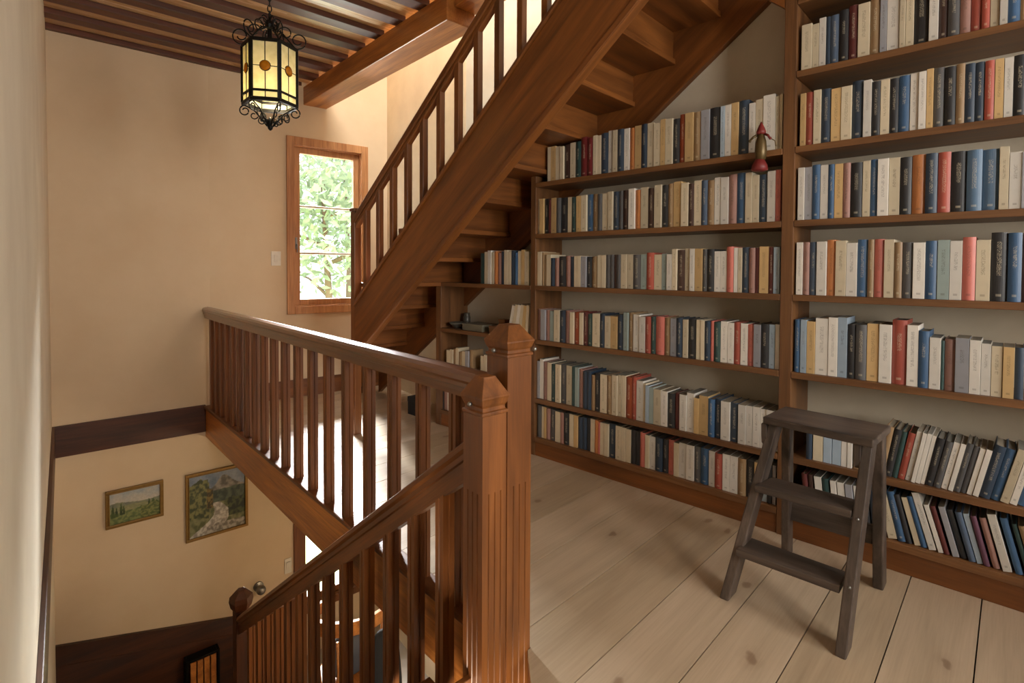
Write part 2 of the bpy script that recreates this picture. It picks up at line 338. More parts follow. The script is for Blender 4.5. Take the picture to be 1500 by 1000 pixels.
ROWS = {
 'M1': (1.624, '''c,2.0049,1.9802,0.200,0 y,1.9802,1.9437,0.200,0 c,1.9437,1.9107,0.193,0 c,1.9107,1.8841,0.189,0 d,1.8841,1.8422,0.195,0 c,1.8422,1.8062,0.200,0 e,1.8062,1.7669,0.200,0 R,1.7669,1.7228,0.217,0 R,1.7228,1.6849,0.206,0 c,1.6849,1.6583,0.214,0 c,1.6583,1.6346,0.210,0 n,1.6346,1.5891,0.217,0 w,1.5891,1.5601,0.224,0 c,1.5601,1.5316,0.221,0 n,1.5316,1.4931,0.220,0 w,1.4931,1.4602,0.218,0 o,1.4602,1.4306,0.216,0 y,1.4306,1.3931,0.221,0 n,1.3931,1.3586,0.222,0 c,1.3586,1.3224,0.222,0 c,1.3224,1.2847,0.213,0 y,1.2847,1.2586,0.226,0 c,1.2587,1.2206,0.222,0 k,1.2206,1.1869,0.217,0 O,1.1869,1.1580,0.232,0 y,1.1580,1.1162,0.231,0 t,1.1162,1.0804,0.228,0 h,1.0804,1.0396,0.230,0 k,1.0396,0.9884,0.232,0 s,0.9884,0.9687,0.230,0 w,0.9687,0.9405,0.231,0 y,0.9405,0.9091,0.235,0 n,0.9091,0.8640,0.238,0 w,0.8640,0.8371,0.218,0 c,0.8371,0.8042,0.228,0 w,0.8042,0.7562,0.238,0 c,0.7562,0.7400,0.226,0 c,0.7400,0.7272,0.233,0'''),
 'M2': (1.322, '''c,2.0901,2.0619,0.209,0 y,2.0619,2.0296,0.207,0 k,2.0296,1.9940,0.204,0 m,1.9940,1.9725,0.197,0 y,1.9725,1.9360,0.204,0 g,1.9360,1.9060,0.201,0 k,1.9060,1.8560,0.200,0 c,1.8560,1.8271,0.199,0 e,1.8271,1.7929,0.196,0 y,1.7929,1.7592,0.200,0 c,1.7592,1.7233,0.201,0 b,1.7233,1.6827,0.202,0 t,1.6827,1.6496,0.201,0 g,1.6496,1.6244,0.198,0 c,1.6244,1.5871,0.200,0 c,1.5871,1.5576,0.205,0 n,1.5576,1.5175,0.202,0 g,1.5175,1.4968,0.203,0 d,1.4968,1.4612,0.203,0 w,1.4612,1.4244,0.208,0 o,1.4244,1.3925,0.198,0 c,1.3925,1.3510,0.208,0 d,1.3510,1.3140,0.199,0 c,1.3142,1.2764,0.211,0 k,1.2764,1.2429,0.208,0 t,1.2429,1.2143,0.211,0 y,1.2143,1.1732,0.217,0 c,1.1732,1.1373,0.206,0 d,1.1373,1.1103,0.200,0 c,1.1103,1.0735,0.212,0 S,1.0735,1.0446,0.208,0 t,1.0446,1.0130,0.205,0 w,1.0130,0.9836,0.215,0 w,0.9836,0.9485,0.212,0 p,0.9485,0.9131,0.221,0 b,0.9131,0.8747,0.224,0 c,0.8747,0.8460,0.220,0 c,0.8460,0.8185,0.206,0 n,0.8185,0.7833,0.206,0 w,0.7833,0.7511,0.216,0 P,0.7511,0.7294,0.218,0'''),
 'M3': (1.016, '''c,2.0812,2.0429,0.201,0 t,2.0429,2.0258,0.198,0 t,2.0258,2.0070,0.183,0 c,2.0070,1.9741,0.183,0 n,1.9741,1.9423,0.163,0 p,1.9423,1.9134,0.163,0 k,1.9134,1.8648,0.172,0 p,1.8648,1.8345,0.174,0 n,1.8345,1.8041,0.171,0 c,1.8041,1.7814,0.173,0 c,1.7814,1.7589,0.173,0 h,1.7589,1.7230,0.170,0 k,1.7230,1.6892,0.168,0 t,1.6892,1.6517,0.169,0 c,1.6517,1.6263,0.176,0 c,1.6263,1.5977,0.175,0 g,1.5977,1.5694,0.177,0 g,1.5694,1.5465,0.177,0 d,1.5465,1.5289,0.177,0 g,1.5289,1.5041,0.176,0 c,1.5041,1.4697,0.178,0 c,1.4697,1.4336,0.177,0 g,1.4336,1.3888,0.175,0 a,1.3888,1.3541,0.176,0 r,1.3541,1.3132,0.184,0 c,1.3131,1.2724,0.174,0 a,1.2724,1.2442,0.178,0 w,1.2442,1.2159,0.175,0 c,1.2159,1.1915,0.199,0 d,1.1915,1.1521,0.194,0 c,1.1521,1.1260,0.200,0 w,1.1260,1.1019,0.199,0 y,1.1019,1.0651,0.199,0 g,1.0651,1.0430,0.196,0 k,1.0430,1.0101,0.195,0 w,1.0101,0.9821,0.185,0 w,0.9821,0.9523,0.185,0 P,0.9523,0.9207,0.205,0 w,0.9207,0.9029,0.199,0 c,0.9029,0.8845,0.198,0 n,0.8845,0.8538,0.200,0 p,0.8538,0.8288,0.197,0 m,0.8288,0.8113,0.197,0 y,0.8113,0.7743,0.202,0 m,0.7743,0.7529,0.199,0 s,0.7529,0.7277,0.198,0'''),
 'M4': (0.695, '''p,2.0787,2.0466,0.181,0 h,2.0466,2.0105,0.179,0 p,2.0105,1.9794,0.178,0 a,1.9794,1.9456,0.175,0 c,1.9456,1.9063,0.183,0 n,1.9063,1.8647,0.182,0 p,1.8647,1.8315,0.184,0 c,1.8315,1.8038,0.177,0 O,1.8038,1.7681,0.179,0 c,1.7681,1.7418,0.178,0 m,1.7418,1.7098,0.182,0 e,1.7098,1.6772,0.175,0 c,1.6772,1.6308,0.180,0 n,1.6308,1.5978,0.180,0 c,1.5978,1.5633,0.171,0 y,1.5633,1.5213,0.172,0 n,1.5213,1.4831,0.183,0 a,1.4831,1.4563,0.196,0 t,1.4563,1.4274,0.197,0 w,1.4274,1.3909,0.189,0 w,1.3909,1.3570,0.181,0 r,1.3570,1.3272,0.183,0 e,1.3272,1.2993,0.185,0 P,1.2993,1.2547,0.187,0 t,1.2547,1.2235,0.185,0 h,1.2235,1.1915,0.183,0 n,1.1915,1.1570,0.187,0 c,1.1570,1.1316,0.183,0 k,1.1316,1.0899,0.188,0 c,1.0899,1.0687,0.186,0 c,1.0687,1.0492,0.185,0 n,1.0492,1.0225,0.183,0 P,1.0225,1.0067,0.185,0 e,1.0067,0.9766,0.182,0 w,0.9766,0.9448,0.187,0 w,0.9448,0.9166,0.183,0 r,0.9166,0.8869,0.187,0 w,0.8869,0.8560,0.184,0 P,0.8560,0.8291,0.182,0 h,0.8291,0.7992,0.184,0 k,0.7992,0.7664,0.189,0 s,0.7664,0.7419,0.189,0 w,0.7419,0.7242,0.191,0'''),
 'M5': (0.343, '''h,2.0803,2.0565,0.222,0 w,2.0565,2.0289,0.236,0 p,2.0289,1.9961,0.224,0 c,1.9961,1.9658,0.223,0 e,1.9658,1.9346,0.219,0 c,1.9346,1.8980,0.221,0 g,1.8980,1.8581,0.223,0 c,1.8581,1.8189,0.223,0 e,1.8189,1.7953,0.222,0 a,1.7953,1.7694,0.220,0 p,1.7694,1.7384,0.214,0 n,1.7384,1.7102,0.208,0 n,1.7102,1.6836,0.212,0 t,1.6836,1.6590,0.194,0 k,1.6590,1.6238,0.207,0 c,1.6238,1.5819,0.206,0 t,1.5819,1.5497,0.206,0 c,1.5497,1.5168,0.213,0 c,1.5168,1.4909,0.217,0 c,1.4909,1.4685,0.218,0 O,1.4685,1.4328,0.213,0 r,1.4328,1.4058,0.218,0 w,1.4058,1.3676,0.204,0 c,1.3676,1.3511,0.195,0 s,1.3511,1.3302,0.187,0 a,1.3302,1.3056,0.183,0 c,1.3058,1.2671,0.177,0 w,1.2671,1.2324,0.174,0 k,1.2324,1.1938,0.169,0 m,1.1938,1.1684,0.173,0 w,1.1684,1.1333,0.173,0 w,1.1333,1.0962,0.186,0 y,1.0962,1.0721,0.168,0 y,1.0721,1.0284,0.184,0 b,1.0284,0.9979,0.176,0 n,0.9979,0.9678,0.182,0 w,0.9678,0.9266,0.176,0 n,0.9266,0.8902,0.177,0 w,0.8902,0.8563,0.174,0 w,0.8563,0.8286,0.175,0 w,0.8286,0.7977,0.175,0 w,0.7977,0.7709,0.171,0 w,0.7709,0.7411,0.172,0 h,0.7411,0.7238,0.175,0'''),
 'M6': (0.112, '''g,2.0740,2.0373,0.190,0 c,2.0373,2.0214,0.187,0 y,2.0214,2.0025,0.186,0 p,2.0025,1.9744,0.183,0 g,1.9744,1.9343,0.182,0 c,1.9343,1.8968,0.177,0 p,1.8968,1.8712,0.178,0 k,1.8712,1.8300,0.180,0 c,1.8300,1.7993,0.182,0 y,1.7993,1.7725,0.181,0 n,1.7725,1.7415,0.175,0 n,1.7415,1.7137,0.181,0 k,1.7137,1.6874,0.181,0 c,1.6874,1.6581,0.182,0 o,1.6581,1.6351,0.181,0 P,1.6351,1.6219,0.173,0 c,1.6219,1.5956,0.175,0 c,1.5956,1.5670,0.176,0 n,1.5670,1.5237,0.182,0 c,1.5237,1.4887,0.179,0 c,1.4887,1.4640,0.176,0 c,1.4640,1.4339,0.173,0 k,1.4339,1.4061,0.175,0 k,1.4061,1.3786,0.175,0 P,1.3786,1.3497,0.175,0 c,1.3497,1.3258,0.168,0 w,1.3258,1.2950,0.166,0 n,1.2951,1.2564,0.167,0 k,1.2564,1.2266,0.166,0 P,1.2266,1.1964,0.171,0 c,1.1964,1.1693,0.163,0 w,1.1693,1.1325,0.169,0 w,1.1325,1.0937,0.168,0 g,1.0937,1.0628,0.168,0 b,1.0628,1.0223,0.169,0 w,1.0223,0.9933,0.165,0 r,0.9933,0.9573,0.162,0 w,0.9573,0.9239,0.167,0 w,0.9239,0.8892,0.166,0 t,0.8892,0.8535,0.165,0 k,0.8535,0.8167,0.163,0 y,0.8167,0.7876,0.165,0 s,0.7876,0.7639,0.161,0 k,0.7639,0.7439,0.166,0 h,0.7439,0.7291,0.169,0'''),
 'R1': (1.93, '''c,0.6592,0.6206,0.185,0 c,0.6206,0.5963,0.179,0 w,0.5963,0.5721,0.196,0 n,0.5721,0.5558,0.194,0 S,0.5558,0.5252,0.193,0 k,0.5252,0.4941,0.202,0 m,0.4941,0.4628,0.211,0 c,0.4628,0.4238,0.206,0 t,0.4238,0.3919,0.213,0 h,0.3919,0.3703,0.214,0 w,0.3703,0.3316,0.197,0 c,0.3316,0.3138,0.195,0 c,0.3138,0.2892,0.220,0 k,0.2892,0.2459,0.203,0 w,0.2459,0.2187,0.202,0 d,0.2187,0.1928,0.225,0 g,0.1928,0.1606,0.209,0 p,0.1606,0.1321,0.220,0 r,0.1321,0.1043,0.209,0 r,0.1043,0.0828,0.214,0 c,0.0828,0.0588,0.200,0 w,0.0588,0.0385,0.214,0 b,0.0385,0.0085,0.221,0 t,0.0085,-0.0060,0.211,0'''),
 'R2': (1.624, '''y,0.6602,0.6389,0.215,0 r,0.6389,0.6112,0.216,0 c,0.6112,0.5837,0.218,0 n,0.5837,0.5490,0.216,0 y,0.5490,0.5142,0.210,0 c,0.5142,0.4777,0.210,0 n,0.4777,0.4399,0.223,0 w,0.4399,0.4130,0.217,0 k,0.4130,0.3855,0.206,0 c,0.3855,0.3570,0.207,0 k,0.3570,0.3296,0.205,0 b,0.3296,0.2954,0.207,0 w,0.2955,0.2704,0.207,0 w,0.2704,0.2480,0.207,0 y,0.2480,0.2279,0.212,0 g,0.2279,0.1972,0.210,0 k,0.1972,0.1661,0.206,0 t,0.1661,0.1422,0.208,0 n,0.1422,0.1159,0.204,0 n,0.1159,0.0914,0.203,0 r,0.0914,0.0667,0.201,0 y,0.0667,0.0435,0.201,0 w,0.0435,0.0206,0.199,0 k,0.0206,-0.0114,0.200,0'''),
 'R3': (1.322, '''w,0.6629,0.6383,0.215,0 h,0.6383,0.6102,0.215,0 b,0.6102,0.5815,0.220,0 w,0.5815,0.5532,0.216,0 b,0.5532,0.5314,0.215,0 y,0.5314,0.5021,0.214,0 p,0.5021,0.4764,0.214,0 k,0.4764,0.4371,0.211,0 c,0.4371,0.4119,0.213,0 b,0.4119,0.3884,0.216,0 w,0.3884,0.3539,0.214,0 c,0.3539,0.3202,0.214,0 k,0.3202,0.2848,0.211,0 o,0.2849,0.2452,0.215,0 n,0.2452,0.2107,0.214,0 r,0.2107,0.1745,0.214,0 k,0.1745,0.1321,0.211,0 B,0.1321,0.0910,0.209,0 B,0.0910,0.0493,0.206,0 c,0.0493,0.0246,0.208,0 w,0.0246,-0.0060,0.187,0 h,-0.0060,-0.0313,0.183,0'''),
 'R4': (1.016, '''w,0.6640,0.6393,0.215,0 p,0.6393,0.6150,0.215,0 S,0.6150,0.5889,0.215,0 w,0.5889,0.5537,0.216,0 o,0.5537,0.5227,0.222,0 c,0.5227,0.4861,0.217,0 w,0.4861,0.4496,0.208,0 b,0.4496,0.4150,0.220,0 t,0.4150,0.3945,0.219,0 P,0.3945,0.3630,0.220,0 c,0.3630,0.3318,0.217,0 t,0.3318,0.3070,0.206,0 g,0.3070,0.2754,0.205,0 w,0.2755,0.2394,0.203,0 b,0.2394,0.2058,0.208,0 a,0.2058,0.1718,0.210,0 w,0.1718,0.1377,0.206,0 P,0.1377,0.1022,0.218,0 c,0.1022,0.0645,0.207,0 k,0.0645,0.0220,0.231,0 b,0.0220,-0.0125,0.228,0 d,-0.0125,-0.0356,0.227,0'''),
 'R5': (0.695, '''b,0.6649,0.6431,0.217,0 s,0.6431,0.6201,0.218,0 y,0.6201,0.5894,0.213,0 w,0.5894,0.5429,0.228,0 w,0.5429,0.5099,0.234,0 s,0.5099,0.4776,0.236,0 k,0.4776,0.4487,0.211,0 g,0.4487,0.4124,0.213,0 y,0.4124,0.3730,0.219,0 w,0.3730,0.3334,0.219,0 r,0.3334,0.2875,0.239,0 w,0.2876,0.2536,0.223,0 b,0.2536,0.2217,0.205,0 w,0.2217,0.1892,0.184,0 e,0.1892,0.1794,0.175,0 p,0.1794,0.1503,0.182,0 h,0.1503,0.1125,0.189,0 w,0.1125,0.0821,0.185,0 w,0.0821,0.0566,0.176,0 c,0.0566,0.0272,0.170,0 y,0.0272,-0.0014,0.170,0 n,-0.0014,-0.0247,0.171,0'''),
 'R6': (0.343, '''n,0.6152,0.5925,0.164,0 c,0.5900,0.5541,0.154,0 s,0.5529,0.5226,0.159,0 s,0.5214,0.4905,0.159,0 w,0.4905,0.4695,0.154,0 w,0.4695,0.4523,0.154,0 t,0.4488,0.4194,0.149,0 k,0.4149,0.3905,0.154,0 t,0.3732,0.3485,0.190,9 k,0.3479,0.3246,0.185,9.5 e,0.3246,0.3077,0.180,9 r,0.3077,0.2850,0.180,10 w,0.2850,0.2671,0.190,10 w,0.2671,0.2539,0.190,10 w,0.2539,0.2393,0.190,10 w,0.2393,0.2263,0.185,10 k,0.2263,0.2020,0.180,10.5 g,0.2020,0.1809,0.175,11 w,0.1809,0.1616,0.175,11 w,0.1616,0.1465,0.175,11 g,0.1465,0.1276,0.180,11 g,0.1276,0.1117,0.175,11.5 w,0.1117,0.0959,0.170,11.5 w,0.0959,0.0789,0.170,11.5 n,0.0789,0.0495,0.190,12 b,0.0495,0.0257,0.185,12 c,0.0257,0.0024,0.190,12.5 w,0.0024,-0.0170,0.190,12.5 b,-0.0170,-0.0384,0.185,13'''),
 'R7': (0.112, '''m,0.6138,0.5936,0.165,-6 d,0.5911,0.5735,0.165,-6 w,0.5686,0.5415,0.165,-6 e,0.5415,0.5149,0.165,-6 w,0.5102,0.4888,0.165,-6 w,0.4865,0.4608,0.165,-6 h,0.4585,0.4333,0.165,-6 w,0.4310,0.4107,0.165,-6 k,0.4063,0.3841,0.165,-6 n,0.3797,0.3580,0.165,-6 c,0.3312,0.3018,0.160,-13 b,0.3003,0.2758,0.180,-13 k,0.2758,0.2574,0.175,-14 c,0.2517,0.2322,0.170,-15 b,0.2322,0.2129,0.180,-15 w,0.2102,0.1872,0.200,-16 w,0.1832,0.1672,0.165,-16 m,0.1672,0.1501,0.165,-15.5 h,0.1436,0.1242,0.170,-15 k,0.1217,0.1039,0.165,-15 S,0.1001,0.0801,0.165,-14.5 s,0.0788,0.0616,0.165,-14.5 M,0.0604,0.0434,0.165,-14 p,0.0373,0.0183,0.165,-14 w,0.0135,-0.0110,0.185,-14 b,-0.0179,-0.0385,0.180,-14 e,-0.0453,-0.0587,0.170,-14 t,-0.0610,-0.0808,0.170,-14'''),
 'S1': (1.016, '''e,2.5797,2.5340,0.200,0 c,2.5340,2.5018,0.208,0 w,2.5018,2.4701,0.216,0 c,2.4701,2.4450,0.204,0 o,2.4450,2.4139,0.212,0 p,2.4139,2.3832,0.200,0 n,2.3832,2.3529,0.208,0 c,2.3529,2.3230,0.216,0 c,2.3230,2.2934,0.204,0 n,2.2934,2.2642,0.212,0 b,2.2642,2.2354,0.200,0 c,2.2354,2.2069,0.208,0 y,2.2069,2.1787,0.216,0 c,2.1787,2.1398,0.204,0'''),
 'S2': (0.695, '''w,2.3300,2.3020,0.195,13 c,2.2990,2.2700,0.200,12 w,2.2670,2.2390,0.198,10 c,2.2350,2.2080,0.200,8 y,2.2040,2.1780,0.196,6 c,2.1730,2.1500,0.200,4'''),
 'S3': (0.44, '''c,2.9152,2.8779,0.100,0 c,2.8779,2.8484,0.108,0 t,2.8484,2.8193,0.116,0 c,2.8193,2.7904,0.124,0 t,2.7904,2.7548,0.100,0 c,2.7548,2.7196,0.108,0 h,2.7196,2.6849,0.116,0 t,2.6849,2.6507,0.124,0 c,2.5703,2.5375,0.100,0 c,2.5375,2.5116,0.108,0'''),
 'S4': (0.112, '''k,2.9828,2.9598,0.190,0 p,2.9521,2.9067,0.194,0 w,2.9067,2.8918,0.198,0 g,2.8918,2.8621,0.202,0 n,2.8621,2.8109,0.190,0 c,2.8109,2.7677,0.194,0 h,2.7677,2.7253,0.198,0 w,2.7253,2.6835,0.202,0 b,2.6835,2.6424,0.190,0 c,2.6424,2.6019,0.194,0 t,2.6019,2.5620,0.198,0 w,2.5620,2.5098,0.202,0 n,2.5098,2.4714,0.190,0'''),
}
# ------------------------------------------------------------------ camera
cam = bpy.data.cameras.new('camera'); co = bpy.data.objects.new('camera', cam); COL.objects.link(co)
R_ = Matrix(((0.744691, -0.013012, 0.667282), (-0.667391, -0.02189, 0.744386), (0.00492, -0.999676, -0.024986)))
mw = Matrix.Identity(4)
for i in range(3):
    mw[i][0] = R_[i][0]; mw[i][1] = -R_[i][1]; mw[i][2] = -R_[i][2]
mw[2][3] = 1.12
co.matrix_world = mw
cam.sensor_width = 36; cam.lens = 782/1500*36; cam.shift_y = -88/1500; cam.clip_start = .01
SC.camera = co

# ------------------------------------------------------------------ room shell
def clip(poly, nx, ny, d):          # keep nx*x+ny*y >= d
    out = []
    for i in range(len(poly)):
        a, b = poly[i], poly[(i+1) % len(poly)]
        fa, fb = nx*a[0]+ny*a[1]-d, nx*b[0]+ny*b[1]-d
        if fa >= 0: out.append(a)
        if (fa >= 0) != (fb >= 0):
            t = fa/(fa-fb); out.append((a[0]+(b[0]-a[0])*t, a[1]+(b[1]-a[1])*t))
    return out
ROT = Matrix.Rotation(PH, 4, 'Z')
# floor boards: run towards the book wall; real board edges
seams = [-2.3, -2.07, -1.85, -1.63, -1.41, -1.2, -.98, -.77, -.56, -.35, -.142, .0625, .257, .451, .642, .846, 1.082, 1.312, 1.53, 1.75, 1.965, 2.18, 2.4, 2.61, 2.83, 3.05, 3.26, 3.48, 3.69, 3.9, 4.12, 4.34, 4.56, 4.9]
fl = MB()
wn = Vector((A(2.66, 3.0).x, A(2.66, 3.0).y)); we = Vector((2.521, 4.602))
dv = we-wn; nxw, nyw = dv.y, -dv.x            # outward (east) normal of the bent wall
rr = random.Random(4)
for i in range(len(seams)-1):
    s0, s1 = seams[i]+.0018, seams[i+1]-.0018
    fl.cur = rr.randrange(4)
    rect = [tuple(A(n_, s_)[:2]) for n_, s_ in ((-.9, s0), (3.1, s0), (3.1, s1), (-.9, s1))]
    for conds in ([(1, 0, 1.079)], [(-1, 0, -1.079), (1, 0, .985), (0, -1, -1.112), (0, 1, .93), (.098, -.081, .0144)], [(-1, 0, -1.079), (1, 0, 1.03), (0, 1, 1.208)], [(-1, 0, -1.079), (0, -1, -.93), (1, 0, -.1)]):
        p = rect
        for c_ in conds: p = clip(p, *c_)
        p = clip(p, -CP, -SP, -2.655) if s1 < 3.05 else p
        if s1 >= 3.05:
            p = clip(p, -nxw, -nyw, -(nxw*wn.x+nyw*wn.y)) if len(p) > 2 else p
        p = clip(p, -.068, -1, -(.068*1.03+4.70)) if len(p) > 2 else p
        p = clip(p, 0, 1, -1.88) if len(p) > 2 else p
        if len(p) > 2:
            # into the turned frame so the grain runs with the boards
            q = [(x*CP+y*SP, -x*SP+y*CP) for x, y in p]
            fl.prism(q, lambda a: (a[0], a[1], -.028), lambda a: (a[0], a[1], 0))
struct(fl, 'floor', None, 'A', mats=['floor0', 'floor1', 'floor2', 'floor3'])

# the slab under the boards (underside is the ceiling of the hall below)
sl = MB()
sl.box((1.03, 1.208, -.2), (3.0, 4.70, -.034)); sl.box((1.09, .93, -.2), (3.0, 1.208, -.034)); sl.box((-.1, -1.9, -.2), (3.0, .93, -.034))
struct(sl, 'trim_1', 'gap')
lf = MB(); lf.box((-.3, -1.9, -2.43), (3.4, 4.75, -2.35)); struct(lf, 'floor', 'tile').name = 'floor.001'

def wall_holes(mb, u0, u1, z0, z1, holes, put):
    "panels round rectangular holes; put(ua,ub,za,zb)"
    us = sorted(set([u0, u1]+[h[0] for h in holes]+[h[1] for h in holes])); zs = sorted(set([z0, z1]+[h[2] for h in holes]+[h[3] for h in holes]))
    for i in range(len(us)-1):
        for j in range(len(zs)-1):
            um, zm = (us[i]+us[i+1])/2, (zs[j]+zs[j+1])/2
            if any(h[0] < um < h[1] and h[2] < zm < h[3] for h in holes): continue
            put(us[i], us[i+1], zs[j], zs[j+1])
T = .16
# north wall: lower storey and stairwell, straight
nw = MB()
wall_holes(nw, -.15, 3.4, -2.35, -.03, [(1.72, 2.42, -1.9, -.6)], lambda a, b, c, d: nw.box((a, 4.703, c), (b, 4.703+T, d)))
nw.box((-.15, 4.703, -.03), (1.03, 4.703+T, 4.6))
struct(nw, 'wall_north', 'wall_low')
# its upper eastern run, turned by four degrees
TN = Matrix.Translation((1.03, 4.703, 0)) @ Matrix.Rotation(-math.atan(.068), 4, 'Z')
nu = MB()
wall_holes(nu, 0, 1.75, -.03, 4.6, [(.632, 1.24, .775, 2.165)], lambda a, b, c, d: nu.box((a, 0, c), (b, T, d)))
o = struct(nu, 'wall_north_upper', 'wall'); o.matrix_world = TN
# east wall
ew = MB()
ew.box((2.66, -2.1, -2.35), (2.8, 3.0, 4.6)); struct(ew, 'wall_east', 'wall_books', 'A')
eu = MB(); L_ = dv.length; TE = Matrix.Translation((wn.x, wn.y, 0)) @ Matrix.Rotation(math.atan2(dv.y, dv.x), 4, 'Z')
eu.box((-.01, -.14, -2.35), (L_+.15, 0, 4.6)); o = struct(eu, 'wall_east_upper', 'wall_up'); o.matrix_world = TE
# west wall, leaning in very slightly towards the camera
ww = MB()
def wx(y): return .078 - (4.703-y)*.0307
ww.hexa([(wx(4.72), 4.72, -2.35), (wx(4.72)-.15, 4.72, -2.35), (wx(-2.)-.15, -2., -2.35), (wx(-2.), -2., -2.35)],
        [(wx(4.72), 4.72, 4.6), (wx(4.72)-.15, 4.72, 4.6), (wx(-2.)-.15, -2., 4.6), (wx(-2.), -2., 4.6)])
struct(ww, 'wall_west', 'wall_left')
# south wall behind the camera, with two unseen windows added to let light in
sw = MB()
wall_holes(sw, -.3, 3.2, -2.35, 4.6, [(.35, 1.15, .75, 2.25), (1.45, 2.35, .75, 2.25)], lambda a, b, c, d: sw.box((a, -2.02, c), (b, -1.9, d)))
struct(sw, 'wall_south', 'wall_left')
# ceiling boards with joists; open over the stairs
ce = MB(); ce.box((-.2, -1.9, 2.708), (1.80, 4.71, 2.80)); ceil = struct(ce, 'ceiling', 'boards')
ys = [4.425-.2755*k for k in range(0, 23)]
for y in ys:
    j = MB(); j.box((wx(y)-.03, y-.048, 2.672), (1.775, y+.048, 2.708)); jo = j.build('joist', 'joist', ceil, (0, 0, 0), .003)
t = MB(); t.box((.06, 4.655, 2.672), (1.775, 4.703, 2.708)); struct(t, 'trim_2', 'joist', bevel=.003)
rf = MB()
wall_holes(rf, -.3, 3.4, -2.1, 4.9, [(.5, 2.2, .6, 3.2)], lambda a, b, c, d: rf.box((a, c, 4.6), (b, d, 4.7)))
struct(rf, 'ceiling', 'roof').name = 'ceiling.001'
# skirtings and bands
t = MB(); t.box((.07, 4.682, -.172), (.99, 4.703, .04)); struct(t, 'trim_3', 'dark_x', bevel=.004)
t = MB(); 
t.hexa([(wx(4.69), 4.69, -.172), (wx(4.69)+.016, 4.69, -.172), (wx(-1.8)+.016, -1.8, -.172), (wx(-1.8), -1.8, -.172)],
       [(wx(4.69), 4.69, .04), (wx(4.69)+.016, 4.69, .04), (wx(-1.8)+.016, -1.8, .04), (wx(-1.8), -1.8, .04)])
struct(t, 'trim_4', 'dark_y', bevel=.003)
t = MB(); t.box((0.03, -.018, 0), (1.49, 0, .15)); o = struct(t, 'baseboard_north', 'wood_x', bevel=.003); o.matrix_world = TN
# panelling down in the stairwell, its cap falling to the right
def px_(x): return -1.45-(x-.088)*.256
t = MB()
for a, b, y0, y1 in ((0, .022, 4.675, 4.703), (.022, .14, 4.683, 4.703), (.14, .155, 4.678, 4.703)):
    t.hexa([(.07, y0, px_(.07)-b), (1.25, y0, px_(1.25)-b), (1.25, y1, px_(1.25)-b), (.07, y1, px_(.07)-b)],
           [(.07, y0, px_(.07)-a), (1.25, y0, px_(1.25)-a), (1.25, y1, px_(1.25)-a), (.07, y1, px_(.07)-a)])
t.hexa([(.07, 4.69, -2.35), (1.25, 4.69, -2.35), (1.25, 4.703, -2.35), (.07, 4.703, -2.35)],
       [(.07, 4.69, px_(.07)-.15), (1.25, 4.69, px_(1.25)-.15), (1.25, 4.703, px_(1.25)-.15), (.07, 4.703, px_(.07)-.15)])
struct(t, 'trim_5', 'dark_x')
# landing edge board and its small nosing
t = MB(); t.box((.99, 1.205, -.215), (1.03, 4.703, .012)); struct(t, 'trim_6', 'edge', bevel=.003)
t = MB(); t.box((.975, 1.205, .012), (1.045, 4.69, .034)); struct(t, 'trim_7', 'wood_y', bevel=.006)
t = MB(); t.box((-.08, .93, -.2), (.984, .955, 0)); t.prism([(.985, .955), (.985, 1.012), (1.066, 1.111), (1.079, 1.111), (1.079, 1.08), (1.0, .955)], lambda p: (p[0], p[1], -.2), lambda p: (p[0], p[1], -.029)); struct(t, 'trim_8', 'wood_x', bevel=.003)
t = MB(); t.box((1.04, 3.05, -.27), (1.10, 3.13, -.2)); struct(t, 'trim_9', 'wood_x', bevel=.003)

# ------------------------------------------------------------------ windows
def window(name, T_, fr, x0, x1, z0, z1, sash, muntins, latch=True):
    root = bpy.data.objects.new(name, None); COL.objects.link(root); root.matrix_world = T_; root['kind'] = 'structure'
    def p(mb, nm, mat, par=root, bev=.003):
        return mb.build(nm, mat, par, (0, 0, 0), bev)
    f = MB()
    f.box((x0, -.022, z0), (x0+.064, .0, z1)); f.box((x1-.064, -.022, z0), (x1, .0, z1))
    f.box((x0+.064, -.022, z1-.07), (x1-.064, 0, z1)); f.box((x0+.064, -.022, z0), (x1-.064, 0, z0+.065))
    p(f, 'casing', fr+'_z')
    a0, a1, c0, c1 = x0+.058, x1-.058, z0+.062, z1-.066
    j = MB()
    j.box((a0, 0, c0), (a0+.012, .12, c1)); j.box((a1-.012, 0, c0), (a1, .12, c1)); j.box((a0, 0, c0), (a1, .12, c0+.012)); j.box((a0, 0, c1-.012), (a1, .12, c1))
    p(j, 'jamb', fr+'_z')
    a0 += .012; a1 -= .012; c0 += .012; c1 -= .012
    s = MB(); w = sash
    s.box((a0, .028, c0), (a0+w, .066, c1)); s.box((a1-w, .028, c0), (a1, .066, c1)); s.box((a0+w, .028, c0), (a1-w, .066, c0+w)); s.box((a0+w, .028, c1-w), (a1-w, .066, c1))
    so = p(s, 'sash', fr+'_z')
    for zm in muntins:
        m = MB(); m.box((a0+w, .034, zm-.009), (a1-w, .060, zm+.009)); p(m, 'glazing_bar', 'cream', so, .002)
    g = MB(); g.box((a0+w-.004, .045, c0+w-.004), (a1-w+.004, .049, c1-w+.004)); p(g, 'pane', 'glass', so, 0)
    if latch:
        l = MB(); l.box((a0+.006, .016, z0+.56), (a0+.024, .03, z0+.66)); l.tube([(a0+.015, .012, z0+.60), (a0+.015, -.012, z0+.60), (a0+.015, -.014, z0+.53)], .006, 8)
        p(l, 'latch', 'steel', so, .001)
    return root
window('window_1', TN, 'frame', .576, 1.296, .715, 2.232, .05, (1.648, 1.24))
window('window_2', Matrix.Translation((0, 4.703, 0)), 'wood', 1.662, 2.478, -1.962, -.535, .05, (-1.25,), False)
